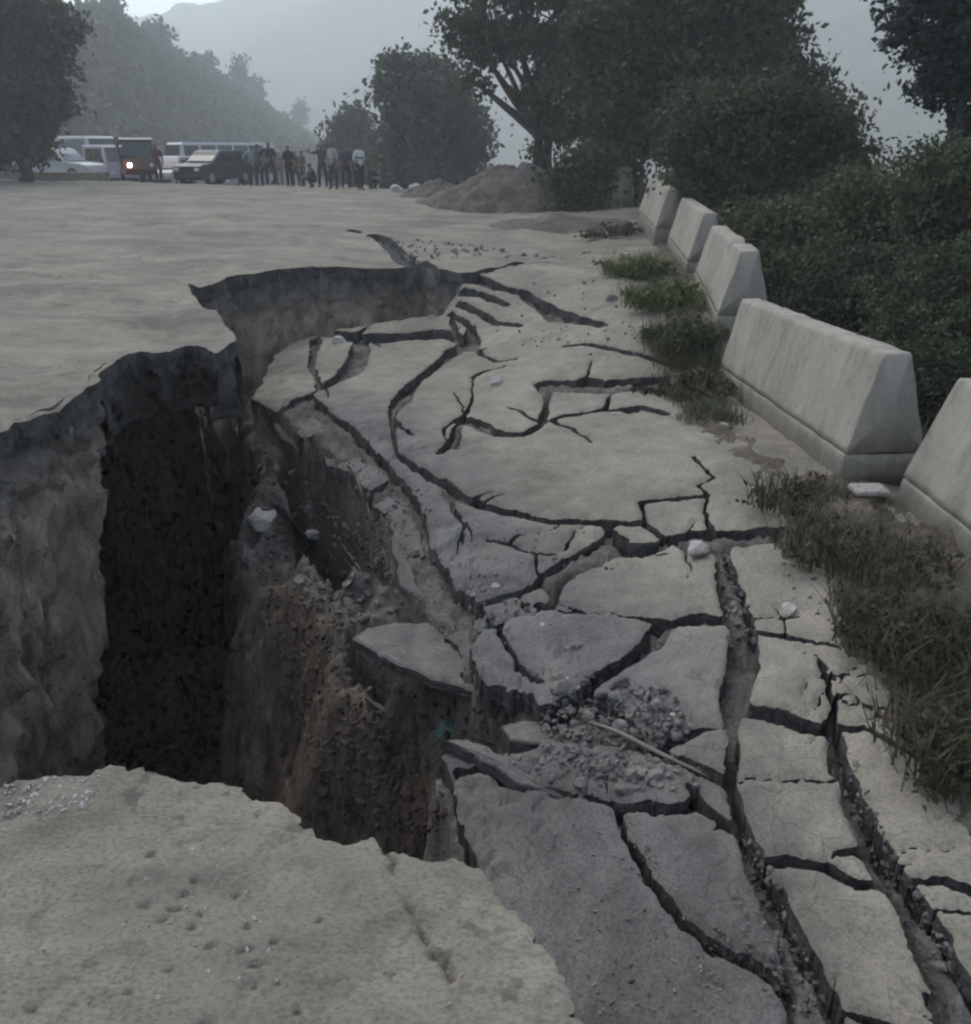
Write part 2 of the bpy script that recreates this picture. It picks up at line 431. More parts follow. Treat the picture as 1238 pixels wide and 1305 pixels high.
CTRL = [  # x, y, z of the slumped side
    (2.4, 0.5, -.62), (2.4, 2, -.58), (2.4, 3.6, -.5), (2.5, 5.3, -.42), (2.3, 7, -.48), (2.2, 8.3, -.50), (2.5, 9.2, -.16), (2.9, 11, -.08),
    (4.2, 2, -.8), (4.2, 5, -.7), (4.0, 8, -.6),
    (1.1, 0.5, -.80), (1.1, 2.2, -.74), (1.1, 3.5, -.66), (1.1, 5, -.60), (1.1, 7, -.50), (1.1, 8.6, -.42), (1.2, 10, -.22),
    (0.3, 0.6, -1.25), (0.25, 1.6, -1.15), (0.1, 2.6, -1.02), (0.35, 3.6, -.86), (0.0, 5, -.78), (-0.1, 7, -.66), (0, 9, -.58), (0.2, 11, -.38),
    (-0.5, 2.6, -1.35), (-0.6, 3.6, -1.15), (-0.7, 5.2, -.92), (-1.2, 6.8, -.88), (-1.7, 8.2, -.86), (-1.5, 10, -.78), (-2.2, 9.8, -.85), (-1.2, 11.6, -.62), (-0.6, 12, -.45),
]
FARLINE_PX = [(592, 351), (620, 349), (650, 338), (700, 326), (745, 322), (800, 316)]
_far = [on(px, py, H_road) for px, py in FARLINE_PX]
_far.append(np.array([5.0, _far[-1][1] + 1.0, 0.1]))
for q in _far: CTRL.append((q[0], q[1], float(H_road(q[0], q[1]))))
_C = np.array(CTRL)
def _tps(r2): return np.where(r2 > 1e-12, r2 * np.log(r2 + 1e-12), 0)
def _fit():
    n = len(_C); K = _tps(((_C[:, None, :2] - _C[None, :, :2]) ** 2).sum(2)) + np.eye(n) * 0.15
    Pm = np.concatenate([np.ones((n, 1)), _C[:, :2]], 1)
    A = np.zeros((n + 3, n + 3)); A[:n, :n] = K; A[:n, n:] = Pm; A[n:, :n] = Pm.T
    return np.linalg.solve(A, np.concatenate([_C[:, 2], np.zeros(3)]))
_W = _fit()
def H_slab(x, y):
    x = np.asarray(x, float); y = np.asarray(y, float)
    z = _W[-3] + _W[-2] * x + _W[-1] * y
    for i in range(len(_C)):
        z = z + _W[i] * _tps((x - _C[i, 0]) ** 2 + (y - _C[i, 1]) ** 2)
    z = np.maximum(z, -1.7)
    hr = H_road(x, y)
    return np.minimum(z, hr + 0.02)

RIM_LEFT_PX = [(-60, 585), (0, 548), (18, 533), (34, 531), (58, 519), (74, 516), (92, 503), (112, 491), (122, 487), (124, 470)]
RIM_NOTCH_PX = [(124, 470), (138, 460), (160, 452), (182, 447), (200, 449), (222, 445), (244, 438), (262, 441), (276, 449), (289, 441), (303, 432)]
RIM_PROM_PX = [(303, 432), (291, 417), (280, 404), (262, 396), (250, 384), (238, 371)]
RIM_BACK_PX = [(238, 371), (252, 364), (272, 360), (292, 352), (340, 346), (400, 341), (450, 340), (500, 340), (534, 338), (552, 343), (592, 351)]
NEAR_PX = [(0, 1001), (22, 992), (40, 993), (62, 986), (100, 985), (128, 979), (158, 977), (182, 983), (196, 992), (216, 999), (250, 1000), (280, 1001), (312, 1006), (330, 1018), (350, 1022), (385, 1040), (402, 1050), (412, 1061), (436, 1067), (464, 1064), (475, 1078), (505, 1080), (530, 1091), (572, 1094), (602, 1098), (620, 1105), (640, 1131), (645, 1148), (672, 1170), (690, 1190), (700, 1215), (716, 1238), (732, 1262), (736, 1280), (756, 1305), (785, 1345), (800, 1420)]
def pts(L, H): return [on(a, b, H) for a, b in L]
rim_left = pts(RIM_LEFT_PX, H_road); rim_notch = pts(RIM_NOTCH_PX, H_road)
rim_prom = pts(RIM_PROM_PX, H_road); rim_back = pts(RIM_BACK_PX, H_road)
near = pts(NEAR_PX, H_road)
left_pts = [np.array([-3.35, 3.6, 0]), np.array([-3.25, 4.4, 0])]
near_tail = [np.array([0.42, 0.55, 0]), np.array([0.6, 0.0, 0]), np.array([0.7, -1.2, 0]), np.array([0.9, -3.0, 0])]
POLY_P = ([np.array([-3.0, 2.2, 0])] + left_pts + rim_left + rim_notch[1:] + rim_prom[1:] + rim_back[1:] + _far[1:]
          + [np.array([4.8, 13, 0]), np.array([4.4, 8, 0]), np.array([4.4, -3.0, 0])] + near_tail[::-1] + near[::-1] + [np.array([-2.2, 1.95, 0])])
POLY_P = np.array(POLY_P)

LIP_PX = [(592, 351), (586, 370), (566, 398), (545, 403), (500, 408), (470, 411), (430, 418), (400, 425), (372, 432), (352, 446), (341, 466), (331, 485), (320, 498), (345, 512), (366, 521), (400, 545), (436, 571), (455, 595), (476, 620), (492, 641), (498, 668), (506, 692), (520, 720), (538, 750), (560, 772), (590, 790), (604, 815), (616, 858), (650, 865), (680, 885), (694, 910), (688, 940), (640, 962), (600, 966), (560, 957), (574, 990), (582, 1030), (598, 1090), (604, 1150)]
lip = pts(LIP_PX, H_slab)
POLY_Q = np.array(lip + [np.array([0.05, 1.4, 0]), np.array([0.1, 0.6, 0]), np.array([0.3, -3, 0]), np.array([3.45, -3, 0]), np.array([3.45, 8, 0]), np.array([4.3, 13, 0])] + _far[::-1][:-1])

CAVES = [([(350, 522), (375, 530), (410, 556), (436, 574), (462, 612), (490, 645), (497, 668), (460, 668), (420, 650), (388, 628), (365, 585), (350, 545)], 1.5),
         ([(440, 712), (490, 722), (535, 750), (525, 770), (480, 778), (450, 745)], 0.9),
         ([(440, 865), (520, 862), (615, 866), (680, 890), (690, 915), (640, 950), (560, 950), (470, 940)], 1.0)]
caves = [(np.array(pts(p, H_slab)), d) for p, d in CAVES]

LEDGE_PX = [(322, 490), (308, 480), (312, 540), (334, 590), (318, 625), (296, 655), (312, 690), (360, 716), (412, 758), (436, 815), (446, 862), (560, 860), (610, 840), (560, 772), (506, 692), (498, 660), (455, 595), (400, 545), (345, 512)]
ledge_poly = np.array(pts(LEDGE_PX, lambda x, y: H_slab(x, y) - 0.5))

# ------------------------------------------------------------------ cracks traced on the slumped carriageway: (px, py, width px)
CRACKS = [
 [(880,580,3),(907,606,4),(888,616,4),(904,628,4),(901,646,5),(912,666,7),(917,683,16),(923,714,24),(937,754,32),(948,800,36),(943,851,42),(931,897,36),(925,925,17),(931,960,15),(931,994,17),(943,1045,17),(957,1085,26),(980,1142,34),(1003,1188,38),(1025,1240,54),(1037,1280,74),(1043,1330,80)],
 [(1043,840,4),(1057,868,8),(1059,903,12),(1065,954,23),(1083,1005,26),(1105,1057,30),(1134,1102,36),(1163,1148,40),(1191,1194,46),(1220,1245,50),(1243,1291,56),(1268,1345,60)],
 [(940,899,12),(985,905,18),(1020,917,14),(1054,920,12),(1088,921,8),(1100,919,5),(1128,934,8),(1157,954,7),(1180,966,4)],
 [(925,925,12),(894,931,14),(854,948,17),(832,955,12)],
 [(948,788,16),(900,784,16),(860,791,14),(837,787,12),(814,780,7),(757,776,7),(700,772,10),(688,764,8)],
 [(856,793,14),(843,800,16),(814,828,14),(786,846,13),(766,860,17),(745,882,14)],
 [(960,804,6),(1003,808,8),(1043,815,6),(1094,821,4),(1130,824,3)],
 [(957,786,3),(1020,782,3)], [(1065,857,3),(1111,856,3)], [(1060,886,4),(1140,900,4)], [(955,983,3),(1060,985,4)],
 [(504,577,5),(530,593,6),(561,611,8),(577,626,14),(603,637,9),(644,652,8),(701,660,7),(763,664,7),(820,664,6),(843,677,6),(860,680,9),(888,682,22),(917,683,24),(957,679,20),(997,679,22),(1037,674,16),(1075,672,10)],
 [(582,445,14),(566,458,6),(541,476,6),(515,495,6),(503,513,9),(499,533,9),(504,559,6),(504,577,5)],
 [(575,398,6),(603,417,12),(595,440,16),(582,445,12)], [(577,404,6),(582,430,8)],
 [(605,479,2),(603,497,2),(592,528,3),(582,544,8),(577,564,10),(561,575,5)],
 [(592,533,10),(613,538,8),(639,550,7),(670,551,7),(693,536,7),(698,507,6),(693,487,9),(737,489,13),(768,492,16),(804,489,18),(840,486,14),(880,480,6)],
 [(705,533,3),(768,523,4),(815,518,5),(845,524,5)],
 [(724,440,3),(753,438,4),(794,448,6),(835,458,5),(860,466,4)],
 [(592,354,14),(634,365,8),(665,373,8),(691,389,12),(716,404,15),(768,414,5)],
 [(590,370,9),(628,381,8),(647,389,3)], [(586,386,8),(618,402,7),(660,414,3)],
 [(410,421,6),(453,430,12),(494,430,12),(541,425,10),(572,427,8),(584,432,6)],
 [(460,432,12),(455,458,14),(437,479,10),(416,489,7),(385,502,8),(366,517,10)],
 [(404,428,9),(398,456,8),(401,474,5),(404,490,5)],
 [(766,664,8),(778,678,14),(776,692,28),(754,702,24),(720,717,22),(700,734,32),(708,756,10),(698,775,10)],
 [(786,697,8),(822,695,8),(846,688,7),(848,675,6)], [(824,664,6),(820,649,5),(819,637,5),(860,632,4),(904,627,3)],
 [(560,772,5),(584,770,5),(618,768,6),(662,751,7),(690,740,9)],
 [(604,816,14),(618,802,9),(652,787,7),(681,780,8),(697,772,8)],
 [(577,626,12),(579,649,9),(589,668,5),(588,690,3)], [(620,684,3),(645,692,4),(671,700,3)],
 [(580,979,8),(618,981,13),(647,991,13),(676,1000,9),(715,1010,7),(768,1022,6),(797,1025,9),(822,1020,10),(851,1022,14),(880,1017,19),(884,1000,12),(876,990,6)],
 [(788,1026,9),(791,1034,10),(797,1063,12),(814,1097,17),(837,1142,18),(871,1177,20),(911,1208,22),(951,1228,20),(980,1245,15),(1003,1274,22),(1020,1290,20)],
 [(962,1093,9),(997,1095,12),(1037,1100,12),(1065,1105,10),(1100,1120,12),(1140,1128,13)],
 [(1065,1083,8),(1094,1081,12),(1117,1093,14)],
 [(1150,1116,8),(1197,1120,10),(1238,1131,12),(1275,1143,12)], [(1185,1158,4),(1238,1162,5),(1270,1166,5)],
 [(1060,1282,10),(1100,1294,10),(1150,1310,12)], [(1190,1262,6),(1198,1283,7),(1212,1310,7)],
 [(690,905,10),(745,882,12),(790,905,8),(832,955,10)], [(694,935,8),(760,940,8),(832,955,9),(905,985,6),(931,996,7)],
 [(884,1000,9),(900,1020,10),(938,1048,9)], [(676,700,3),(684,728,5)], [(540,745,4),(575,752,4),(590,770,4)],
]
ROAD_CRACKS = [[(478,301,4),(502,316,11),(522,332,11),(540,340,8)], [(430,291,4),(453,296,5),(470,299,3)]]

CRACKS += [[(385,500,7),(412,520,6),(446,545,7),(484,585,8),(520,622,8),(536,662,9),(546,700,9),(572,738,8),(604,768,8),(640,800,7),(662,845,7),(690,870,9)],
           [(395,548,7),(420,536,6),(446,545,6)], [(470,618,7),(500,606,6),(520,622,6)], [(500,690,7),(524,692,7),(546,700,6)], [(534,750,7),(556,738,6),(574,738,6)], [(600,818,7),(622,800,7),(640,800,6)]]
_rc = random.Random(41)
for _i in range(70):
    C = _rc.choice(CRACKS[:46]); q = _rc.choice(C); x, y = q[0], q[1]
    if y < 430: continue
    a = _rc.random() * 6.283; n_ = _rc.randint(3, 6); P_ = []
    for _k in range(n_):
        P_.append((x, y, max(1.2, 3.4 - 2.2 * _k / n_))); st = _rc.uniform(9, 20) * (0.5 + y / 1000); a += _rc.uniform(-.8, .8)
        x += st * math.cos(a); y += st * math.sin(a) * .7
    CRACKS.append(P_)
def crack_world(C, H):
    P = []
    for i, (a, b, w) in enumerate(C):
        p0 = C[max(i - 1, 0)]; p1 = C[min(i + 1, len(C) - 1)]
        dx, dy = p1[0] - p0[0], p1[1] - p0[1]; L = math.hypot(dx, dy); nx, ny = -dy / L, dx / L
        c = on(a, b, H); e = on(a + nx * w / 2, b + ny * w / 2, H); f = on(a - nx * w / 2, b - ny * w / 2, H)
        wd = np.linalg.norm((e - f)[:2])
        P.append([c[0], c[1], min(wd, 0.34) * 0.5])
    return np.array(P)

class Grid:
    """rows of constant y, columns of constant x / (y + 3)"""
    def __init__(s, ys, ss):
        s.ys = np.asarray(ys); s.ss = np.asarray(ss)
        s.X = s.ss[None, :] * (s.ys[:, None] + 3.0); s.Y = np.repeat(s.ys[:, None], len(s.ss), 1)
        s.shape = s.X.shape

def row_ys(y0, y1, q, lo, hi):
    out = [y0]
    while out[-1] < y1:
        y = out[-1]; out.append(y + min(max(q * (y * y + 2.6) / 1.6, lo), hi))
    return np.array(out)

def crack_field(g, cracks, warp, R=0.3):
    X = g.X + warp[0]; Y = g.Y + warp[1]
    F = np.full(g.shape, R)
    for C in cracks:
        for i in range(len(C) - 1):
            a, b = C[i], C[i + 1]
            m = R + 0.08
            r0 = np.searchsorted(g.ys, min(a[1], b[1]) - m); r1 = np.searchsorted(g.ys, max(a[1], b[1]) + m)
            if r1 <= r0: continue
            xm, xM = min(a[0], b[0]) - m, max(a[0], b[0]) + m
            yy = g.ys[[r0, r1 - 1]] + 3
            s0 = min(xm / yy[0], xm / yy[1]); s1 = max(xM / yy[0], xM / yy[1])
            c0 = np.searchsorted(g.ss, s0); c1 = np.searchsorted(g.ss, s1)
            if c1 <= c0: continue
            x = X[r0:r1, c0:c1]; y = Y[r0:r1, c0:c1]
            d = b[:2] - a[:2]; L = max(d @ d, 1e-9)
            t = np.clip(((x - a[0]) * d[0] + (y - a[1]) * d[1]) / L, 0, 1)
            dist = np.hypot(x - a[0] - t * d[0], y - a[1] - t * d[1]) - (a[2] + t * (b[2] - a[2]))
            F[r0:r1, c0:c1] = np.minimum(F[r0:r1, c0:c1], dist)
    return F

def clip(g, S, Z):
    """marching squares: the part of the grid with S > 0. returns verts, quads, other polygons, wall segments, node ids"""
    nr, nc = g.shape
    pos = S > 0
    ids = np.arange(nr * nc).reshape(nr, nc)
    V = np.stack([g.X, g.Y, Z], 2).reshape(-1, 3)
    a, b, c, d = ids[:-1, :-1], ids[:-1, 1:], ids[1:, 1:], ids[1:, :-1]
    pa, pb, pc, pd = pos[:-1, :-1], pos[:-1, 1:], pos[1:, 1:], pos[1:, :-1]
    cnt = pa.astype(int) + pb + pc + pd
    full = cnt == 4
    quads = np.stack([a[full], b[full], c[full], d[full]], 1)
    mixed = np.argwhere((cnt > 0) & (cnt < 4))
    Sf = S.ravel(); extra = []; emap = {}; polys = []; segs = []; n0 = nr * nc
    def cross(i, j):
        k = (i, j) if i < j else (j, i)
        if k in emap: return emap[k]
        si, sj = Sf[i], Sf[j]; t = si / (si - sj); t = min(max(t, 0.03), 0.97)
        extra.append(V[i] + t * (V[j] - V[i])); emap[k] = n0 + len(extra) - 1
        return emap[k]
    for r, q in mixed:
        cs = [int(ids[r, q]), int(ids[r, q + 1]), int(ids[r + 1, q + 1]), int(ids[r + 1, q])]
        p = [Sf[k] > 0 for k in cs]
        if sum(p) == 2 and p[0] == p[2]:
            for k in range(4):
                if p[k]:
                    e0 = cross(cs[k], cs[k - 1]); e1 = cross(cs[k], cs[(k + 1) % 4])
                    polys.append((cs[k], [cs[k], e1, e0])); segs.append((cs[k], e1, e0))
            continue
        poly = []; cut = []; rep = None
        for k in range(4):
            i, j = cs[k], cs[(k + 1) % 4]
            if p[k]: poly.append(i); rep = i
            if p[k] != p[(k + 1) % 4]:
                e = cross(i, j); poly.append(e); cut.append((e, p[k]))
        polys.append((rep, poly))
        if len(cut) == 2:
            out = [e for e, f in cut if f][0]; inn = [e for e, f in cut if not f][0]
            segs.append((rep, out, inn))
    V = np.concatenate([V, np.array(extra).reshape(-1, 3)]) if extra else V
    return V, quads, polys, segs

def flood(pos):
    nr, nc = pos.shape; lab = np.full(nr * nc, -1, np.int32); p = pos.ravel().tolist(); cur = 0; L = lab.tolist()
    for s0 in range(nr * nc):
        if not p[s0] or L[s0] >= 0: continue
        st = [s0]; L[s0] = cur
        while st:
            k = st.pop(); q = k % nc
            if q and p[k - 1] and L[k - 1] < 0: L[k - 1] = cur; st.append(k - 1)
            if q < nc - 1 and p[k + 1] and L[k + 1] < 0: L[k + 1] = cur; st.append(k + 1)
            if k >= nc and p[k - nc] and L[k - nc] < 0: L[k - nc] = cur; st.append(k - nc)
            if k < nr * nc - nc and p[k + nc] and L[k + nc] < 0: L[k + nc] = cur; st.append(k + nc)
        cur += 1
    return np.array(L), cur

def piece(name, V, quads, polys, segs, mats, depth, parent=None, bare=None):
    """a sheet with its broken rim turned down by depth (array per vertex or number)"""
    by = {}
    for _, p in polys: by.setdefault(len(p), []).append(p)
    fl = [quads] + [np.array(v) for v in by.values()]
    nt_ = sum(len(f) for f in fl)
    used = np.unique(np.concatenate([f.ravel() for f in fl if len(f)]))
    mp = np.full(len(V), -1, np.int64); mp[used] = np.arange(len(used))
    fl = [mp[f] for f in fl if len(f)]
    v = V[used]
    if segs:
        sg = mp[np.array([[s[1], s[2]] for s in segs])]
        top = np.unique(sg); tm = np.full(len(used), -1, np.int64); tm[top] = len(used) + np.arange(len(top)) 
        t2 = v[top].copy(); bt = v[top].copy()
        dp = depth * (0.75 + 0.5 * rng.random(len(top)))
        bt[:, 2] -= dp; bt[:, :2] += rng.normal(0, 0.004, (len(top), 2))
        bm = tm + len(top)
        v = np.concatenate([v, t2, bt])
        wall = np.stack([tm[sg[:, 0]], bm[sg[:, 0]], bm[sg[:, 1]], tm[sg[:, 1]]], 1)
        fl.append(wall)
    else: wall = []
    mi = np.concatenate([np.zeros(nt_, int), np.ones(len(wall), int)])
    me = mesh_from(name, v, fl, mats, mi, np.concatenate([np.ones(nt_, bool), np.zeros(len(wall), bool)]))
    if bare is not None:
        at = me.attributes.new('bare', 'FLOAT', 'POINT'); at.data.foreach_set('value', np.asarray(bare(v[:, 0], v[:, 1]), np.float32))
    return link(name, me, parent)

# ------------------------------------------------------------------ intact carriageway (far road and the near slab the camera stands on)
gr = Grid(np.concatenate([np.linspace(-3, -0.2, 12), row_ys(0.0, 3.0, 0.0035, 0.008, 0.05), row_ys(3.03, 95, 0.0040, 0.012, 0.9)]),
          np.concatenate([np.linspace(-2.6, -0.75, 90), np.linspace(-0.745, 0.30, 520), np.linspace(0.305, 0.55, 30)]))
warp = (0.022 * fbm(gr.X * 7, gr.Y * 7, seed=3, octv=5, gain=0.68), 0.022 * fbm(gr.X * 7, gr.Y * 7, seed=9, octv=5, gain=0.68))
sP = -poly_dist(gr.X + warp[0], gr.Y + warp[1], POLY_P)
rc = [crack_world(c, H_road) for c in ROAD_CRACKS]
S = np.minimum(sP, crack_field(gr, rc, warp))
right_edge = 4.4 + 0.07 * np.clip(gr.Y, 0, 60) - gr.X
S = np.minimum(S, right_edge); S = np.where((gr.Y < 14.5) & (gr.X > 4.0), -0.1, S)
Z = H_road(gr.X, gr.Y)
Z = Z + 0.06 * fbm(gr.X * 0.5, gr.Y * 0.9, seed=21, octv=3) * smooth(2.5, 6, gr.Y) * smooth(60, 20, gr.Y)
Z = Z + 0.04 * smooth(0.1, 0.7, fbm(gr.X * 0.8, gr.Y * 0.55, seed=25, octv=3)) * smooth(6, 9, gr.Y)
Z = Z + (0.0035 + 0.005 * smooth(3, 6, gr.Y)) * fbm(gr.X * 4, gr.Y * 4, seed=31, octv=4) + 0.0008 * fbm(gr.X * 26, gr.Y * 26, seed=37, octv=3)
def plates(x, y, size, seed):
    """offset and tilt of the nearest plate of a broken pavement"""
    u, v = x / size, y / size * .8; best = np.full(x.shape, 9.); off = np.zeros(x.shape); edge = np.full(x.shape, 9.)
    iu, iv = np.floor(u), np.floor(v)
    for a in (-1, 0, 1):
        for b in (-1, 0, 1):
            cu, cv = iu + a, iv + b
            px_, py_ = cu + .5 + .45 * _hash(cu, cv, cu * 0, seed), cv + .5 + .45 * _hash(cu, cv, cu * 0, seed + 1)
            d = np.hypot(u - px_, v - py_); o = .7 * _hash(cu, cv, cu * 0, seed + 2) + 1.1 * _hash(cu, cv, cu * 0, seed + 3) * (u - px_) + 1.1 * _hash(cu, cv, cu * 0, seed + 4) * (v - py_)
            nb = d < best; edge = np.where(nb, best - d, np.minimum(edge, d - best)); off = np.where(nb, o, off); best = np.where(nb, d, best)
    return off, edge
_wx = .35 * fbm(gr.X * .8, gr.Y * .8, seed=61, octv=3); po, pe = plates(gr.X + _wx, gr.Y + _wx[::1], 2.1, 63)
pm = smooth(4.2, 6, gr.Y) * smooth(34, 20, gr.Y) * smooth(1.0, -1.5, gr.X)
Z = Z + pm * .04 * po * smooth(0.0, 0.22, pe)
Z = Z - 0.008 * smooth(0.35, 0.6, fbm(gr.X * 6.2, gr.Y * 6.6, seed=44, octv=4)) * (gr.Y < 3)      # pits in the near slab
Z = Z - 0.010 * np.exp(-np.clip(sP, 0, 9) / 0.012)
hair = crack_field(gr, [crack_world(c, H_road) for c in ([(505,1105,1),(520,1150,1),(540,1185,2),(545,1195,1)], [(552,1208,3),(566,1222,4),(572,1242,3)], [(572,1250,1),(590,1275,1),(605,1310,2)], [(0,1262,1),(40,1285,2),(85,1305,1)], [(490,1082,2),(510,1098,2)])], (warp[0] * .4, warp[1] * .4))
Z = Z - 0.045 * np.exp(-np.clip(hair, 0, 1) / 0.004) * smooth(-0.5, 0.3, fbm(gr.X * 9, gr.Y * 9, seed=55, octv=3))
PITS = [(232,1140,10),(222,1157,12),(205,1172,10),(242,1182,8),(312,1211,13),(330,1231,9),(262,1302,14),(186,1150,7),(300,1140,8),(318,1180,8),(350,1200,7),(250,1120,9),(280,1095,9),(225,1100,8),(295,1265,8),(330,1255,9),(215,1235,8),(120,1230,9),(380,1290,7),(160,1265,8),(498,1242,8),(410,1170,7),(378,1055,14),(330,1040,9),(190,1090,8),(270,1205,9),(255,1160,8)]
pf = crack_field(gr, [crack_world([(a - w * .55, b + .5, w * .45), (a + w * .55, b - .5, w * .4)], H_road) for a, b, w in PITS], (warp[0] * .25, warp[1] * .25))
Z = Z - 0.028 * smooth(0.003, -0.005, pf)
V, quads, polys, segs = clip(gr, S, Z)
far_ok = lambda i: V[i][1] < 40
segs = [s for s in segs if far_ok(s[0])]
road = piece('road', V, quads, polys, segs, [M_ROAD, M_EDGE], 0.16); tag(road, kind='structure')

def ico():
    t = (1 + 5 ** .5) / 2
    v = np.array([(-1, t, 0), (1, t, 0), (-1, -t, 0), (1, -t, 0), (0, -1, t), (0, 1, t), (0, -1, -t), (0, 1, -t), (t, 0, -1), (t, 0, 1), (-t, 0, -1), (-t, 0, 1)]) / math.hypot(1, t)
    f = np.array([(0, 11, 5), (0, 5, 1), (0, 1, 7), (0, 7, 10), (0, 10, 11), (1, 5, 9), (5, 11, 4), (11, 10, 2), (10, 7, 6), (7, 1, 8), (3, 9, 4), (3, 4, 2), (3, 2, 6), (3, 6, 8), (3, 8, 9), (4, 9, 5), (2, 4, 11), (6, 2, 10), (8, 6, 7), (9, 8, 1)])
    return v, f
ICO_V, ICO_F = ico()

# ------------------------------------------------------------------ walls of the chasm under the intact road
def wall_strip(name, P, z0, depth, under, amp, seed, rows=70, shift=None, mat=None, stones=0):
    """P runs so that the chasm lies on its right; under(t, d) pushes the face back below the road"""
    Q, L = resample(np.array(P), 0.03)
    T = np.gradient(Q[:, :2], axis=0); k = 9
    ker = np.ones(k) / k
    T = np.stack([np.convolve(np.pad(T[:, i], k // 2, mode='edge'), ker, 'valid') for i in range(2)], 1)
    T /= np.linalg.norm(T, axis=1)[:, None] + 1e-9
    N = np.stack([T[:, 1], -T[:, 0]], 1)                 # towards the chasm
    d = np.concatenate([np.linspace(0.02, 0.6, rows // 3), np.linspace(0.63, depth, rows - rows // 3)])
    t = L / L[-1]
    TT, D = np.meshgrid(t, d, indexing='ij'); LL = np.repeat(L[:, None], len(d), 1)
    off = -0.03 - under(TT, D) + amp * fbm(LL * 1.6, D * 0.9, seed=seed, octv=5, gain=0.55) * smooth(0.05, 0.5, D) \
        + amp * 0.5 * fbm(LL * 5.0, D * 0.5, seed=seed + 5, octv=4) * smooth(0.0, 0.3, D) \
        + (0.022 * fbm(LL * 11, D * 7, seed=seed + 21, octv=4, gain=.6) + 0.10 * (np.abs(fbm(LL * 2.6, D * 2.2, seed=seed + 27, octv=5, gain=.6)) - .3)) * smooth(0.1, 0.4, D) * min(1, amp / .1)
    off = np.where(D < 0.2, np.minimum(off, 0.0) - 0.012 * np.abs(fbm(LL * 9, D * 18, seed=seed + 9, octv=3)), off)
    x = Q[:, 0][:, None] + N[:, 0][:, None] * off; y = Q[:, 1][:, None] + N[:, 1][:, None] * off
    z = (H_road(Q[:, 0], Q[:, 1]) + z0)[:, None] - D
    if shift is not None: x = x + shift(TT, D)
    nr, nc = x.shape; ids = np.arange(nr * nc).reshape(nr, nc)
    f = np.stack([ids[:-1, :-1], ids[:-1, 1:], ids[1:, 1:], ids[1:, :-1]], 2).reshape(-1, 4)
    me = mesh_from(name, np.stack([x, y, z], 2).reshape(-1, 3), [f], mat or M_WALL)
    o = link(name, me, road)
    if stones:
        pi = rng.integers(0, nr, stones); pj = rng.integers(int(nc * .15), nc, stones); vs, fs = [], []
        for k_, (i, j) in enumerate(zip(pi, pj)):
            r_ = .007 + .04 * rng.random() ** 4; Qm, _ = np.linalg.qr(rng.normal(size=(3, 3)))
            vs.append((ICO_V * (1 + .22 * rng.normal(size=(12, 1))) * np.array([1, .8, .6])) @ Qm * r_ + np.array([x[i, j], y[i, j], z[i, j]])); fs.append(ICO_F + 12 * k_)
        tag(link('wall_stones', mesh_from('wall_stones', np.concatenate(vs), [np.concatenate(fs)], M_STONE, None, False), o), kind='stuff')
    return o

wl_left = [np.array([-3.0, 2.2, 0])] + left_pts + rim_left
wall_strip('earth_wall', wl_left, 0, 5.2, lambda t, d: 0.02 + 0 * d, 0.10, 50, shift=lambda t, d: -0.2 * np.clip(d - .3, 0, None), stones=700)
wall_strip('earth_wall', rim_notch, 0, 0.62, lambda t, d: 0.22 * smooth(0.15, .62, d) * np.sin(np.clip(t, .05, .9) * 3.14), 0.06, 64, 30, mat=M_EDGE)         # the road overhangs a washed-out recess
wall_strip('earth_wall', rim_prom, 0, 0.9, lambda t, d: 0.06 * smooth(0.3, .75, d), 0.05, 70, 30)
_c0 = rim_notch[0]
wall_strip('earth_wall', [_c0 + np.array([-1.6, .25, 0]), _c0 + np.array([-1.7, 1.9, 0]), (rim_notch[4] + rim_prom[-1]) / 2 + np.array([-1.3, .5, 0]), rim_prom[-1] + np.array([-.3, 0, 0]), rim_back[1]], -.40, 4.9, lambda t, d: 0.0 * d, 0.15, 75, mat=M_SHADE_EARTH)  # back of the recess, its shade put into the earth colour
wall_strip('earth_wall', rim_back, 0, 4.0, lambda t, d: 0.03 * smooth(0.1, 0.8, d), 0.06, 80, stones=260)
wall_strip('earth_wall', near[::-1] + [np.array([-2.2, 1.95, 0]), np.array([-3.0, 2.2, 0])], 0, 5.2, lambda t, d: 0.10 * smooth(0.2, 1.5, d), 0.06, 90, 40)
wall_strip('earth_wall', near_tail[::-1] + [near[-1]], 0, 3.0, lambda t, d: 0.05 * d, 0.04, 95, 30)

# ------------------------------------------------------------------ slumped earth below the broken slabs
gs = Grid(row_ys(-2.5, 17.0, 0.006, 0.014, 0.05), np.linspace(-0.72, 0.62, 600))
warp2 = (0.05 * fbm(gs.X * 2.5, gs.Y * 2.5, seed=103, octv=5, gain=0.6), 0.05 * fbm(gs.X * 2.5, gs.Y * 2.5, seed=109, octv=5, gain=0.6))
sQ = poly_dist(gs.X + warp2[0], gs.Y + warp2[1], POLY_Q)
hs = H_slab(gs.X, gs.Y)
out = np.clip(-sQ, 0, None)
steep = 2.0 + 0.8 * fbm(gs.X * 0.9, gs.Y * 0.9, seed=120, octv=3)
sL = poly_dist(gs.X + warp2[0], gs.Y + warp2[1], ledge_poly)
drop = np.minimum(out, np.clip(-sL, 0, None))
lw = 0.10 * smooth(3.6, 4.6, gs.Y)
cw = [crack_world(c, H_slab) for c in CRACKS]
cfs = crack_field(gs, cw, (warp2[0] * .3, warp2[1] * .3))
_dk = on(944, 862, H_slab)
fill = smooth(0.012, 0.05, -cfs) * smooth(0.25, 0.6, np.hypot((gs.X - _dk[0]) * 1.5, gs.Y - _dk[1])) * smooth(9.5, 8, gs.Y)
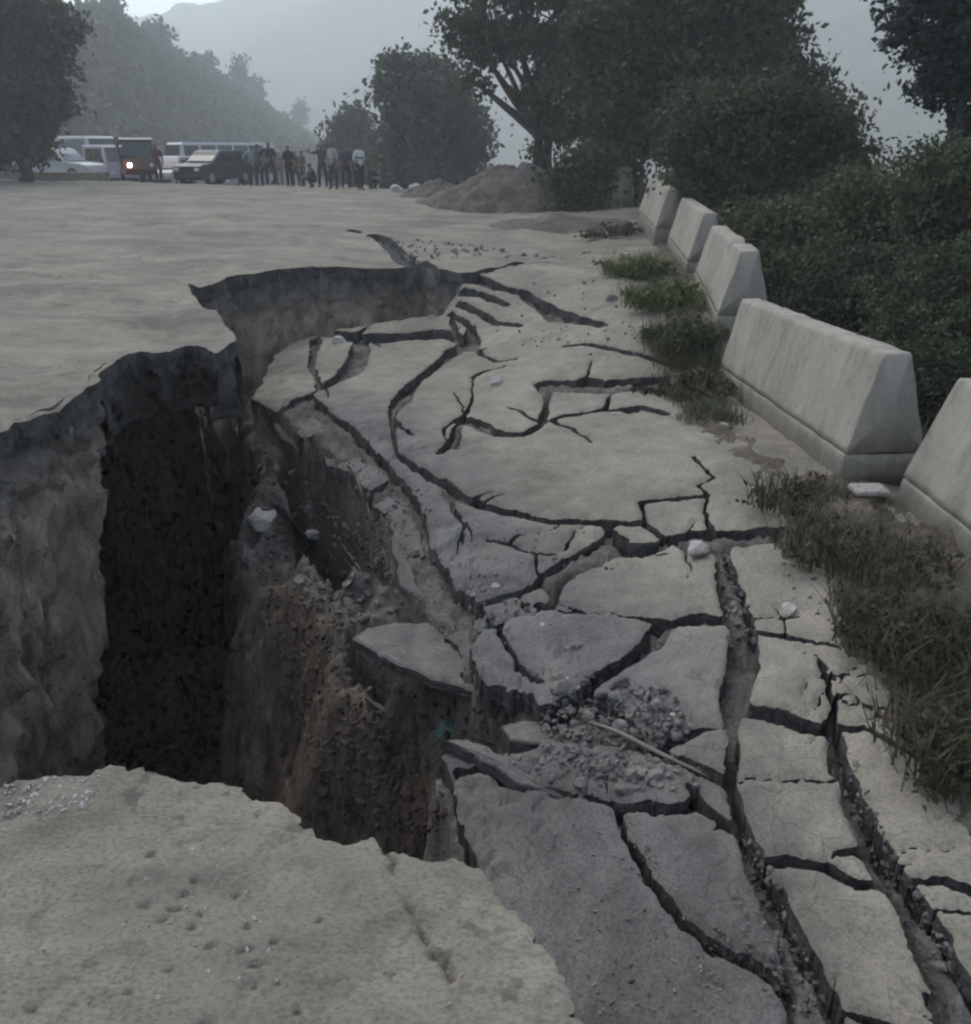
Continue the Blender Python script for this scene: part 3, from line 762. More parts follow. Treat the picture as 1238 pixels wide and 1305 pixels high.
Zs = hs - 0.15 + 0.085 * fill - 0.30 * smooth(0.0, 0.05, out) - 0.38 * np.minimum(out, 1.1) - np.clip(drop - lw, 0, None) * np.clip(steep, 1.1, 3.2)
gully = np.abs(fbm(gs.X * 1.9 + 0.4 * gs.Y, gs.Y * 1.1, seed=126, octv=4))
Zs = Zs - 0.35 * (0.5 - np.clip(gully, 0, .5)) * smooth(0.1, 0.6, drop)
for cp, dd in caves:
    Zs = Zs - dd * smooth(-0.05, 0.12, poly_dist(gs.X + warp2[0], gs.Y + warp2[1], cp))
rough_amt = smooth(0.0, 0.3, out)
Zs = Zs + (0.16 * fbm(gs.X * 1.7, gs.Y * 1.7, seed=130, octv=5, gain=0.58)) * rough_amt
Zs = Zs + 0.05 * fbm(gs.X * 6, gs.Y * 6, seed=140, octv=4, gain=0.6) * (0.35 + 0.65 * rough_amt)
Zs = Zs + 0.02 * fbm(gs.X * 22, gs.Y * 22, seed=150, octv=2)
_vp = np.array(pts([(130, 480), (296, 462), (322, 540), (326, 620), (285, 690), (235, 740), (120, 760)], lambda x, y: -1.5 + 0 * x))
Zs = Zs - 2.4 * smooth(-0.15, 0.35, poly_dist(gs.X + warp2[0], gs.Y + warp2[1], _vp)) * smooth(0.0, 0.3, drop)
floor = -4.3 + 0.5 * fbm(gs.X * 0.8, gs.Y * 0.8, seed=160, octv=4)
Zs = np.maximum(Zs, floor)
def edge_x(y): return 3.3 + 0.11 * np.clip(np.asarray(y, float) - 7, 0, 40)
Zs = Zs - 0.75 * np.clip(gs.X - edge_x(gs.Y), 0, None)
keep = np.minimum(poly_dist(gs.X, gs.Y, POLY_P) + np.where(gs.X < -1, 2.4, 0.9), H_road(gs.X, gs.Y) - Zs - 0.05)
V, quads, polys, segs = clip(gs, keep, Zs)
slump = piece('slumped_ground', V, quads, polys, [], [M_SOIL, M_FILL, M_SHADE_EARTH], 0.1); tag(slump, kind='structure')
_nv = len(slump.data.polygons); _c = np.zeros(_nv * 3); slump.data.polygons.foreach_get('center', _c); _c = _c.reshape(-1, 3)
_o = poly_dist(_c[:, 0], _c[:, 1], POLY_Q) + 0.10 * fbm(_c[:, 0] * 3, _c[:, 1] * 3, seed=171, octv=4)
_n5 = 0.35 * fbm(_c[:, 0] * 1.8, _c[:, 1] * 1.8, seed=173, octv=4)
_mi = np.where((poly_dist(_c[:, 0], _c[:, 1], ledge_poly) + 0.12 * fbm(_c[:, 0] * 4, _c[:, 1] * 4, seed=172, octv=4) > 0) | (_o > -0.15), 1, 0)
_mi = np.where((_mi == 0) & (_c[:, 0] < -1) & ((poly_dist(_c[:, 0], _c[:, 1], POLY_P) + _n5 < 0.45) | (poly_dist(_c[:, 0], _c[:, 1], _vp) + _n5 > 0)), 2, _mi)  # floor faces in the recess and void get the shade-darkened earth too
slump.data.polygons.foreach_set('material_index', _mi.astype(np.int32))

# ------------------------------------------------------------------ broken slabs, one object each
ga = Grid(row_ys(-1.0, 16.5, 0.0032, 0.0065, 0.027), np.linspace(-0.30, 0.42, 720))
wa = (0.012 * fbm(ga.X * 9, ga.Y * 9, seed=203, octv=4, gain=0.6) + 0.02 * fbm(ga.X * 2.2, ga.Y * 2.2, seed=205, octv=2),
      0.012 * fbm(ga.X * 9, ga.Y * 9, seed=209, octv=4, gain=0.6) + 0.02 * fbm(ga.X * 2.2, ga.Y * 2.2, seed=211, octv=2))
cf = crack_field(ga, cw, wa)
qf = poly_dist(ga.X + 1.6 * wa[0], ga.Y + 1.6 * wa[1], POLY_Q)
S = np.minimum(cf, qf)
Z = H_slab(ga.X, ga.Y)
Z = Z + 0.012 * fbm(ga.X * 2, ga.Y * 2, seed=221, octv=3) + 0.004 * fbm(ga.X * 9, ga.Y * 9, seed=225, octv=4) + 0.0028 * fbm(ga.X * 38, ga.Y * 38, seed=229, octv=2)
edge_d = np.clip(S, 0, 1)
Z = Z - 0.020 * np.exp(-edge_d / 0.016)
# crazed, crumbled strip beside the chasm
crumb = smooth(0.9, 0.1, qf) * smooth(0.0, 0.5, fbm(ga.X * 1.4, ga.Y * 1.4, seed=240, octv=3) + 0.25)
Z = Z - crumb * 0.028 * smooth(0.0, 0.5, fbm(ga.X * 7, ga.Y * 7, seed=244, octv=4, gain=0.65))
def bare_fn(x, y):
    q = poly_dist(x, y, POLY_Q)
    return 0.85 * smooth(1.5, 0.3, q) * smooth(11, 8, y) + 0.35 * smooth(3.2, 2.2, y) * smooth(1.6, .9, q)
lab, nlab = flood(S > 0)
V, quads, polys, segs = clip(ga, S, Z)
ql = lab[quads[:, 0]]
pl = {}; sl = {}
for r, p in polys: pl.setdefault(lab[r], []).append((r, p))
for s in segs: sl.setdefault(lab[s[0]], []).append(s)
cntq = np.bincount(ql, minlength=nlab)
for k in range(nlab):
    if cntq[k] < 14: continue
    qk = quads[ql == k]; Vk = V
    idx = np.unique(qk); c = V[idx].mean(0); ext = np.ptp(V[idx][:, :2], axis=0).max()
    big_one = ext > 4.5
    amp = 0.0 if big_one else 0.02
    dz = rng.normal(0, amp); tx, ty = rng.normal(0, amp * 1.1, 2) / max(ext, 0.25) if not big_one else (0, 0)
    qn = float(poly_dist(np.array([c[0]]), np.array([c[1]]), POLY_Q)[0])
    if ext < 1.6 and qn < 0.28 and 3.0 < c[1] < 9.5:            # strips along the lip have sunk and tip towards the hole
        dz -= 0.05 + 0.10 * rng.random(); tx += 0.16 + .12 * rng.random(); ty += rng.normal(0, .06)
    Vk = V.copy(); Vk[:, 2] += dz + tx * (V[:, 0] - c[0]) + ty * (V[:, 1] - c[1])
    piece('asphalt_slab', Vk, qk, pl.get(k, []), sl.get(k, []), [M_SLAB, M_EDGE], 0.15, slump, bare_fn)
print('slabs', (cntq >= 14).sum(), 'labels', nlab)

def gsample(g, A, x, y):
    """bilinear read of a grid array"""
    x = np.asarray(x, float); y = np.asarray(y, float)
    r = np.clip(np.searchsorted(g.ys, y) - 1, 0, len(g.ys) - 2); fr = np.clip((y - g.ys[r]) / (g.ys[r + 1] - g.ys[r]), 0, 1)
    s = x / (y + 3); c = np.clip(np.searchsorted(g.ss, s) - 1, 0, len(g.ss) - 2); fc = np.clip((s - g.ss[c]) / (g.ss[c + 1] - g.ss[c]), 0, 1)
    return (A[r, c] * (1 - fr) * (1 - fc) + A[r, c + 1] * (1 - fr) * fc + A[r + 1, c] * fr * (1 - fc) + A[r + 1, c + 1] * fr * fc)
SLAB_S, SLAB_Z = S, Z
def H_soil(x, y): return gsample(gs, Zs, x, y)
def H_top(x, y):
    """slab surface where there is slab, else the earth"""
    return np.where(gsample(ga, SLAB_S, x, y) > 0, gsample(ga, SLAB_Z, x, y), H_soil(x, y))

# ------------------------------------------------------------------ plates that broke off and lie on the earth slope
def plate(px_poly, H, lift, thick, tilt=(0, 0), mat=M_SLAB, layers=1):
    P = np.array(pts(px_poly, H)); c = P[:, :2].mean(0)
    z0 = float(H(c[0:1], c[1:2])[0]) + lift
    Q, _ = resample(np.concatenate([P, P[:1]])[:, :2], 0.045); Q = Q[:-1]
    Q = Q + np.stack([0.012 * fbm(Q[:, 0] * 14, Q[:, 1] * 14, seed=300 + i, octv=3) for i in range(2)], 1)
    n = len(Q); rings = []; mi = []
    def zz(q, d): return z0 + tilt[0] * (q[:, 0] - c[0]) + tilt[1] * (q[:, 1] - c[1]) - d
    for sc_, d in ((0.55, -0.006), (0.93, 0.0), (1.0, 0.012)):
        q = c + (Q - c) * sc_; rings.append(np.column_stack([q, zz(q, d) + 0.006 * fbm(q[:, 0] * 12, q[:, 1] * 12, seed=310, octv=3)]))
    for l in range(layers):
        d0 = 0.012 + (thick - 0.012) * (l + 0.9) / layers; k = 1.0 - 0.02 * (l % 2)
        q = c + (Q - c) * (k + 0.02 * rng.random((n, 1))); rings.append(np.column_stack([q, zz(q, d0)]))
        if l < layers - 1:
            q = c + (Q - c) * (1.0 + 0.03 * rng.random((n, 1))); rings.append(np.column_stack([q, zz(q, d0 + 0.006)]))
    v = np.concatenate(rings + [np.array([[c[0], c[1], z0 + 0.008]]), np.array([[c[0], c[1], z0 - thick]])])
    f = []
    for r in range(len(rings) - 1):
        for i in range(n):
            j = (i + 1) % n; f.append((r * n + i, (r + 1) * n + i, (r + 1) * n + j, r * n + j)); mi.append(0 if r < 2 else 1)
    tri = []
    for i in range(n): tri.append((len(v) - 2, i, (i + 1) % n))
    L = (len(rings) - 1) * n
    for i in range(n): tri.append((len(v) - 1, L + (i + 1) % n, L + i))
    mi += [0] * n + [1] * n
    me = mesh_from('asphalt_slab', v, [np.array(f), np.array(tri)], [mat, M_EDGE], mi, False)
    at = me.attributes.new('bare', 'FLOAT', 'POINT'); at.data.foreach_set('value', np.full(len(v), .75, np.float32))
    return link('asphalt_slab', me, slump)

def H_ledge(x, y): return H_slab(x, y) - 0.12
plate([(450, 815), (470, 795), (505, 782), (545, 776), (582, 790), (606, 822), (622, 862), (560, 857), (500, 840)], H_ledge, -0.06, 0.07, (0.06, 0.05), layers=3)
plate([(372, 642), (410, 646), (452, 664), (470, 682), (440, 690), (400, 676)], lambda x, y: H_soil(x, y) + 0.06, 0.0, 0.09, (0.1, -0.1), layers=2)
plate([(432, 690), (470, 688), (505, 700), (516, 716), (470, 712), (440, 704)], lambda x, y: H_soil(x, y) + 0.08, 0.0, 0.10, (0.08, 0.0), layers=3)
plate([(566, 958), (585, 948), (640, 962), (700, 985), (760, 1008), (700, 1002), (640, 985), (600, 972)], lambda x, y: H_slab(x, y) + 0.015, 0.0, 0.07, (0.05, 0.02), layers=2)
def fallen(px_poly, lift=.05, thick=.06):
    c = np.array(pts(px_poly, H_soil))[:, :2].mean(0); e = .12
    gx = float((H_soil(c[0:1] + e, c[1:2]) - H_soil(c[0:1] - e, c[1:2]))[0]) / (2 * e); gy = float((H_soil(c[0:1], c[1:2] + e) - H_soil(c[0:1], c[1:2] - e))[0]) / (2 * e)
    plate(px_poly, H_soil, lift, thick, (min(max(gx, -.8), .8), min(max(gy, -.8), .8)), layers=2)
for q in ([(398, 585), (425, 578), (446, 600), (430, 622), (405, 612)], [(345, 560), (368, 552), (384, 575), (362, 592)], [(452, 668), (486, 672), (500, 690), (470, 696)], [(500, 740), (536, 752), (548, 770), (512, 768)],
          [(640, 872), (668, 880), (676, 900), (648, 896)], [(455, 880), (490, 876), (502, 900), (470, 905)], [(600, 905), (636, 900), (650, 922), (612, 930)], [(352, 690), (384, 688), (396, 712), (366, 716)]):
    fallen(q)
plate([(640, 925), (668, 912), (706, 918), (712, 940), (690, 952), (650, 950)], lambda x, y: H_slab(x, y) - 0.10, 0.0, 0.16, (0.1, -0.15), M_STONE)

# ------------------------------------------------------------------ loose stones
def rock_mesh(name, seed, mat, flat=0.6):
    r = np.random.default_rng(seed)
    v, f = ICO_V, ICO_F
    mid = {}; vl = [tuple(p) for p in v]; nf = []
    def m(a, b):
        k = (min(a, b), max(a, b))
        if k not in mid:
            p = (np.array(vl[a]) + np.array(vl[b])) / 2; vl.append(tuple(p / np.linalg.norm(p))); mid[k] = len(vl) - 1
        return mid[k]
    for a, b, c in f:
        ab, bc, ca = m(a, b), m(b, c), m(c, a); nf += [(a, ab, ca), (b, bc, ab), (c, ca, bc), (ab, bc, ca)]
    v = np.array(vl)
    for _ in range(7):                                       # cut flat facets
        d = r.normal(size=3); d /= np.linalg.norm(d); h = 0.55 + 0.3 * r.random()
        k = v @ d; v = v - np.where(k > h, k - h, 0)[:, None] * d
    v *= np.array([1, 0.7 + 0.3 * r.random(), flat]) * (1 + 0.06 * r.normal(size=(len(v), 1)))
    return mesh_from(name, v, [np.array(nf)], mat, None, False)
ROCKS = [rock_mesh('rock', 500 + i, M_STONE, 0.55 + 0.2 * (i % 3)) for i in range(6)]
PALES = [rock_mesh('pale_rock', 520 + i, M_PALE, 0.45) for i in range(3)]

def gravel(name, label, zones, mat):
    vs, fs = [], []; k = 0
    for poly, H, n, lo, hi in zones:
        poly = np.array(poly, float)
        lo_, hi_ = poly.min(0), poly.max(0); got = 0
        cand = rng.random((n * 4, 2)) * (hi_ - lo_) + lo_
        cand = cand[poly_dist(cand[:, 0], cand[:, 1], poly) > 0][:n]
        for p in on_many(cand, H):
            s = (lo + (hi - lo) * rng.random() ** 3)
            A = rng.normal(size=(3, 3)); Qm, _ = np.linalg.qr(A)
            v = (ICO_V * (1 + 0.25 * rng.normal(size=(12, 1))) * np.array([1, .8, .55])) @ Qm * s
            vs.append(v + p + np.array([0, 0, s * 0.25])); fs.append(ICO_F + k); k += 12
    o = link(name, mesh_from(name, np.concatenate(vs), [np.concatenate(fs)], mat, None, False))
    return tag(o, label, 'gravel', kind='stuff')

RUB = [(560, 745), (640, 740), (700, 790), (770, 850), (880, 910), (905, 1000), (770, 1020), (620, 965), (700, 930), (690, 880), (620, 830)]
gravel('gravel', 'loose grey gravel and crumbs strewn over the broken slabs', [
    (RUB, H_top, 1000, .004, .024), ([(680, 850), (860, 880), (880, 990), (760, 1000), (690, 930)], H_top, 700, .005, .028),
    ([(690, 1040), (800, 1040), (980, 1300), (760, 1300)], H_top, 330, .003, .012), ([(440, 580), (560, 640), (560, 740), (510, 700), (430, 640)], H_top, 160, .006, .028),
    ([(560, 620), (760, 680), (700, 740), (580, 760)], H_top, 130, .005, .02), ([(950, 1090), (1010, 1300), (880, 1250)], H_top, 90, .004, .012),
    ([(470, 300), (700, 320), (640, 345), (520, 335)], H_road, 110, .02, .07), ([(600, 380), (780, 330), (820, 460), (640, 440)], H_top, 90, .01, .035),
    ([(925, 700), (950, 760), (965, 820), (930, 830), (915, 740)], H_top, 120, .008, .03), ([(940, 1050), (975, 1080), (1060, 1290), (1000, 1300), (960, 1150)], H_top, 260, .005, .022), ([(1050, 940), (1080, 950), (1130, 1060), (1230, 1240), (1190, 1240), (1080, 1040)], H_top, 260, .005, .022),
    ([(330, 560), (480, 690), (520, 780), (430, 800), (320, 690)], H_soil, 420, .01, .05),
    ([(960, 560), (1010, 640), (1060, 800), (1000, 760)], H_top, 60, .006, .02)], M_STONE)
gravel('rim_debris', 'pale crumbs and dust clods along the lip of the near slab', [
    ([(0, 1000), (60, 990), (150, 982), (110, 1030), (0, 1060)], H_road, 300, .002, .009), ([(150, 1100), (320, 1060), (360, 1250), (150, 1290)], H_road, 110, .002, .007),
    ([(0, 1100), (700, 1200), (720, 1300), (0, 1300)], H_road, 140, .001, .005)], M_PALE)
gravel('earth_clods', 'brown clods and stones on the earth slope inside the chasm', [
    ([(310, 560), (420, 640), (450, 850), (560, 1070), (420, 1040), (330, 760)], H_soil, 1900, .005, .034), ([(430, 860), (680, 900), (690, 950), (580, 1060), (440, 960)], H_soil, 420, .006, .035)], M_SOIL)

def rock(px, py, w, label, H=H_top, pale=False, group=None, i=[0], name='asphalt_chunk', cat='rubble chunk'):
    i[0] += 1
    p = on(px, py, H); r = w / 2 * np.linalg.norm(p - np.array([0, 0, CAMZ])) / FPX
    me = (PALES if pale else ROCKS)[i[0] % (3 if pale else 6)]
    o = link(name, me, None, (p[0], p[1], p[2] + r * 0.22), (rng.normal(0, .25), rng.normal(0, .25), rng.random() * 6.3))
    o.scale = (r, r, r * (0.9 + 0.3 * rng.random()))
    return tag(o, label, cat, group)
rock(333, 668, 58, 'big pale rounded stone sitting on the earth ledge above the chasm', H_soil, True, name='stone', cat='stone')
rock(402, 684, 34, 'thin pale sliver of paving on the ledge right of the big pale stone', H_soil, True)
rock(432, 437, 24, 'whitish chunk on the slab tongue under the far drop', H_top, True)
rock(634, 489, 22, 'pale flat stone in the middle of the cracked slabs, near a curved crack', H_top, True, name='stone', cat='stone')
rock(924, 544, 16, 'small white stone at the foot of the big tilted barrier', H_top, True, name='stone', cat='stone')
rock(796, 326, 14, 'small white stone beside the green weeds by the far barriers', H_road, True, name='stone', cat='stone')
rock(1003, 779, 26, 'flat pale chunk right of the widest crack', H_top, True)
rock(888, 703, 34, 'pale sliver lying at the head of the widest crack', H_top, True)
rock(662, 262, 40, 'grey chunk in front of the soil heap', H_road)
rock(780, 382, 16, 'small dark chunk beside the green weeds', H_top)
rock(690, 800, 15, 'bright little stone above the rubble heap', H_top, True, name='stone', cat='stone')
RP = np.array(RUB, float); n_r = 0
while n_r < 60:
    a, b = rng.random(2) * (RP.max(0) - RP.min(0)) + RP.min(0)
    core = poly_dist(np.array([a]), np.array([b]), np.array([(670, 830), (780, 850), (880, 920), (890, 990), (760, 1000), (690, 920)], float))[0] > 0
    if poly_dist(np.array([a]), np.array([b]), RP)[0] < 4 or (not core and rng.random() < .75): continue
    rock(a, b, 9 + 19 * rng.random() ** 2, 'small grey asphalt chunk in the rubble heap beside the hollow', H_top, rng.random() < .06, 'chunks in the rubble heap'); n_r += 1

# broken stick lying across the rubble
a, b = on(752, 928, H_top), on(902, 994, H_top)
mb = MB(); P_ = [a + (b - a) * t + np.array([0.008 * math.sin(t * 9), 0, 0.03 + 0.012 * math.sin(t * 5)]) for t in np.linspace(0, 1, 9)]
mb.tube(P_, [.007, .009, .010, .010, .011, .010, .009, .008, .006], 7)
tag(mb.build('stick', mat_plain('weathered_wood', (0.15, 0.137, 0.12), .9), sm=True), 'bare grey stick lying across the rubble', 'stick')
# crumpled green litter in the hollow
c = on(572, 932, H_soil); vv = []; nn = 9
for i in range(nn):
    for j in range(nn):
        u, w = i / (nn - 1) - .5, j / (nn - 1) - .5
        vv.append((c[0] + u * .14, c[1] + w * .13, c[2] + .05 + .045 * float(fbm(u * 6, w * 6, seed=77, octv=3)) - .1 * (u * u + w * w)))
ff = [(i * nn + j, (i + 1) * nn + j, (i + 1) * nn + j + 1, i * nn + j + 1) for i in range(nn - 1) for j in range(nn - 1)]
o = link('plastic_scrap', mesh_from('plastic_scrap', vv, [np.array(ff)], mat_plain('teal_plastic', (0.045, 0.085, 0.072), .6)))
sm_ = o.modifiers.new('thick', 'SOLIDIFY'); sm_.thickness = .004
tag(o, 'crumpled dull green scrap in the hollow beside the chasm', 'litter')

# ------------------------------------------------------------------ concrete barriers
def barrier(nf, nb, yn, yf, label, roll=0.0, h=0.82, seed=0, notch=False, buried=0.04):
    """nf / nb: picture position of the road-side top edge at the near and far end"""
    A = at_y(*nf, yn) if len(nf) == 2 else np.array(nf); B = at_y(*nb, yf); d = B - A; L = float(np.linalg.norm(d))
    yaw = math.atan2(d[1], d[0]); pit = math.asin(d[2] / L)
    tw, pl_h, bw, kh = 0.085, 0.17, 0.262, 0.17
    prof_up = [(-tw, h), (-bw + .004, pl_h + .003), (bw - .004, pl_h + .003), (tw, h)]
    def loft(prof, n, amp, sd, top_notch=False):
        pr = []
        for i, p in enumerate(prof):                      # refine the profile and round its corners
            q = prof[(i + 1) % len(prof)]
            m = max(3, int(math.dist(p, q) / 0.05))
            for k in range(m):
                t = (k + (0.12 if k == 0 else 0)) / m; pr.append((p[0] + (q[0] - p[0]) * t, p[1] + (q[1] - p[1]) * t))
            pr.append((p[0] + (q[0] - p[0]) * .96, p[1] + (q[1] - p[1]) * .96))
        pr = np.array(pr); m = len(pr); cen = pr.mean(0)
        xs = np.concatenate([[0, 0.012], np.linspace(0.05, L - .05, n), [L - .012, L]])
        R = []
        for i, x in enumerate(xs):
            k = 0.975 if i in (0, len(xs) - 1) else 1.0
            q = cen + (pr - cen) * k
            dn = amp * fbm(q[:, 0] * 6 + x * 5, q[:, 1] * 6, np.full(m, x * 6.0), seed=sd, octv=4)
            dirn = (q - cen) / (np.linalg.norm(q - cen, axis=1)[:, None] + 1e-6)
            q = q + dirn * dn[:, None]
            zt = q[:, 1]
            if top_notch:
                cutz = h - 0.20 * math.exp(-((x - L * .30) / .14) ** 2) - 0.05 * smooth(.30 * L, .8 * L, np.array(x))
                zt = np.minimum(zt, cutz + 0.012 * fbm(np.full(m, x * 20), q[:, 0] * 20, seed=sd + 3))
            R.append(np.column_stack([np.full(m, x), q[:, 0], zt]))
        V = np.concatenate(R + [np.array([[0, cen[0], cen[1]], [L, cen[0], cen[1]]])])
        nx = len(xs); f = []
        for i in range(nx - 1):
            for k in range(m): f.append((i * m + k, i * m + (k + 1) % m, (i + 1) * m + (k + 1) % m, (i + 1) * m + k))
        t = []
        for k in range(m):
            t.append((len(V) - 2, (k + 1) % m, k)); t.append((len(V) - 1, (nx - 1) * m + k, (nx - 1) * m + (k + 1) % m))
        return V, [np.array(f), np.array(t)]
    root = bpy.data.objects.new('concrete_barrier', None); COL.objects.link(root)
    # local y = across; road side is +y (left of the direction of travel), so the top edge sits at +tw
    R = Euler((roll, -pit, yaw), 'XYZ').to_matrix().to_4x4()
    root.matrix_world = Matrix.Translation(Vector(A)) @ R @ Matrix.Translation((0, -tw, -h))
    V, F = loft(prof_up, 46, 0.006, 700 + seed, notch); ow = link('wall', mesh_from('wall', V, F, M_CONC, None, True), root)
    V, F = loft([(-bw, -buried), (bw, -buried), (bw, pl_h), (-bw, pl_h)], 40, 0.006, 720 + seed); link('base', mesh_from('base', V, F, M_CONC, None, True), root)
    return tag(root, label, 'barrier', 'concrete barriers along the road edge')
barrier((1128, 451), (946, 381), 5.33, 8.45, 'large tilted concrete barrier, its whole road face in view, near the right edge', -0.03, seed=1)
barrier((3.0, 2.1, .20), (1222, 480), 2.3, 5.02, 'nearest concrete barrier, cut off by the right edge of the picture', 0.05, seed=2, buried=.3)
barrier((946, 319), (909, 283), 8.95, 12.0, 'upright concrete barrier with a chipped top, just beyond the large tilted one', 0.0, seed=3, notch=True, buried=.4)
barrier((898, 272), (869, 252), 12.5, 15.5, 'middle of the three far concrete barriers, before the chipped one', 0.0, seed=4, buried=.4)
barrier((852, 242), (828, 226), 16.0, 19.0, 'farthest standing concrete barrier of the row, beside the weeds', 0.0, seed=5, buried=.4)
barrier((800, 213), (722, 216), 25.0, 26.6, 'pale concrete barrier half hidden behind the soil heap', 0.0, seed=6, buried=.6)
# short stub with a pale cap at the foot of the nearest barrier
c = on(1100, 668, H_soil); root = link('stub_post', None, None, (c[0], c[1], c[2] - 0.05))
MB().box((0, 0, .13), (.10, .10, .28), 0, None, .9, .012).build('shaft', M_EDGE, root)
MB().box((0, 0, .285), (.21, .16, .035), 0, None, .97, .008).build('cap', M_PALE, root)
tag(root, 'short dark stub post with a pale cap at the foot of the nearest barrier', 'post')

# ------------------------------------------------------------------ earth verge at the foot of the barriers
VERGE_PX = [(778, 290), (840, 305), (905, 430), (945, 560), (1010, 600), (1090, 600), (1300, 740), (1300, 1100), (1200, 1025), (1150, 905), (1105, 810), (1030, 725), (985, 640), (925, 560), (872, 540), (846, 480), (826, 400), (785, 335)]
verge_poly = np.array(pts(VERGE_PX, H_top))
vg = Grid(row_ys(1.0, 22, .006, .015, .06), np.linspace(.16, .55, 240))
vsd = poly_dist(vg.X + .10 * fbm(vg.X * 4, vg.Y * 4, seed=401, octv=5, gain=.65), vg.Y + .14 * fbm(vg.X * 4, vg.Y * 4, seed=405, octv=5, gain=.65), verge_poly)
vz = np.maximum(H_slab(vg.X, vg.Y), -3) + .012 + .05 * smooth(0, .5, vsd) + .022 * fbm(vg.X * 7, vg.Y * 7, seed=409, octv=4) * smooth(0, .15, vsd) - .03 * np.exp(-np.clip(vsd, 0, 9) / .02)
vz = np.where(vg.Y > 13, np.maximum(vz, H_road(vg.X, vg.Y) + .01 + .04 * smooth(0, .5, vsd)), vz)
V, quads, polys, segs = clip(vg, vsd, vz)
tag(piece('verge', V, quads, polys, [], [M_VERGE], .05), kind='structure')
# ------------------------------------------------------------------ terrain
def strip_mesh(name, X, Y, Zz, mat, **k):
    nr, nc = X.shape; ids = np.arange(nr * nc).reshape(nr, nc)
    f = np.stack([ids[:-1, :-1], ids[:-1, 1:], ids[1:, 1:], ids[1:, :-1]], 2).reshape(-1, 4)
    o = link(name, mesh_from(name, np.stack([X, Y, Zz], 2).reshape(-1, 3), [f], mat)); return tag(o, kind='structure')
yy = np.linspace(-25, 150, 180); dd = np.concatenate([np.linspace(0, 6, 40), np.linspace(6.3, 70, 60)])
Yg, Dg = np.meshgrid(yy, dd, indexing='ij')
Xg = edge_x(Yg) + 0.9 + Dg
ez = np.where(Yg < 14, -0.75 - 0.5, np.interp(Yg, [14, 17, 35, 60, 150], [-.9, -.6, -.5, -2.5, -8]))
def H_bank(x, y):
    e = edge_x(y) + 0.9; ezz = np.interp(y, [-25, 8, 14, 17, 35, 60, 150], [-1.25, -1.25, -.9, -.6, -.5, -2.5, -8])
    d = np.clip(np.asarray(x) - e, 0, None)
    return np.maximum(ezz - 0.55 * d + 0.35 * fbm(np.asarray(x) * .3, np.asarray(y) * .3, seed=801, octv=4) * smooth(0, 3, d), -26)
strip_mesh('embankment', Xg, Yg, H_bank(Xg, Yg) + .06 * fbm(Xg * 2, Yg * 2, seed=805, octv=3), M_TERR)
# wide ground sheet of the valley
rr = np.concatenate([[0.5], np.geomspace(20, 2600, 50)]); aa = np.linspace(0, 2 * math.pi, 97)
Rg, Ag = np.meshgrid(rr, aa, indexing='ij')
strip_mesh('ground', Rg * np.sin(Ag), Rg * np.cos(Ag), -26.5 + 0 * Rg, M_TERR)
# left spur with its wood
SPUR = np.array([(-500, -160, 70), (-120, -60, 115), (90, 4, 150), (150, 14, 165), (200, 50, 190), (250, 76, 215), (300, 104, 242), (350, 138, 270), (390, 160, 302), (415, 186, 330), (470, 200, 360), (560, 204, 380)], float)
def az_of(px): return math.atan((px - CXP) / FPX * math.cos(PITCH))
def spur_az(): return np.array([math.atan2(ray(p, q)[0], ray(p, q)[1]) for p, q, _ in SPUR])
SA = spur_az(); SR = SPUR[:, 2] / np.cos(SA)
SZ = np.array([at_y(p, q, d)[2] for p, q, d in SPUR]) - 6.0
def H_spur(a, r):
    D = np.interp(a, SA, SR); zr = np.interp(a, SA, SZ)
    t = smooth(0.5, 1.0, r / D)
    z = -4.5 + (zr + 4.5) * t
    return np.where(r > D, zr - (r - D) * 0.35, z)
aa = np.linspace(SA[0], SA[-1], 150); tt = np.linspace(0.45, 1.5, 60)
Ag, Tg = np.meshgrid(aa, tt, indexing='ij'); Rg = Tg * np.interp(Ag, SA, SR)
Xg, Yg = Rg * np.sin(Ag), Rg * np.cos(Ag)
strip_mesh('hill', Xg, Yg, np.maximum(H_spur(Ag, Rg) + 0.8 * fbm(Xg * .06, Yg * .06, seed=811, octv=4), -26), M_TERR)
# far valley side
MT = np.array([(-900, 30), (-200, 40), (100, 26), (180, 15), (255, 9), (300, -6), (400, -45), (700, -90), (1000, -80), (1400, -60), (2200, -40)], float)
MA = np.array([math.atan2(ray(p, q)[0], ray(p, q)[1]) for p, q in MT])
MD = np.array([820, 820, 820, 820, 820, 800, 740, 600, 430, 380, 380.0])          # the far side draws nearer to the right
MZ = np.array([at_y(p, q, d * math.cos(a))[2] for (p, q), a, d in zip(MT, MA, MD)])
aa = np.linspace(MA[0], MA[-1], 240); tt = np.concatenate([np.linspace(.46, 1.0, 70), np.linspace(1.02, 1.45, 20)])
Ag, Tg = np.meshgrid(aa, tt, indexing='ij'); Dm = np.interp(Ag, MA, MD); Rg = Tg * Dm; Xg, Yg = Rg * np.sin(Ag), Rg * np.cos(Ag)
zr = np.interp(Ag, MA, MZ) + .006 * Dm * fbm(Ag * 30, 0 * Ag, seed=821, octv=4)
Zm = -27 + (zr + 27) * np.clip((Tg - .46) / .54, 0, 1) ** 1.15
Zm = Zm + .009 * Dm * fbm(Xg * .008, Yg * .008, seed=823, octv=5) * smooth(.46, .65, Tg) * smooth(1.0, .85, Tg) - np.clip(Rg - Dm, 0, None) * .3
strip_mesh('mountain', Xg, Yg, np.maximum(Zm, -28), M_MTN)

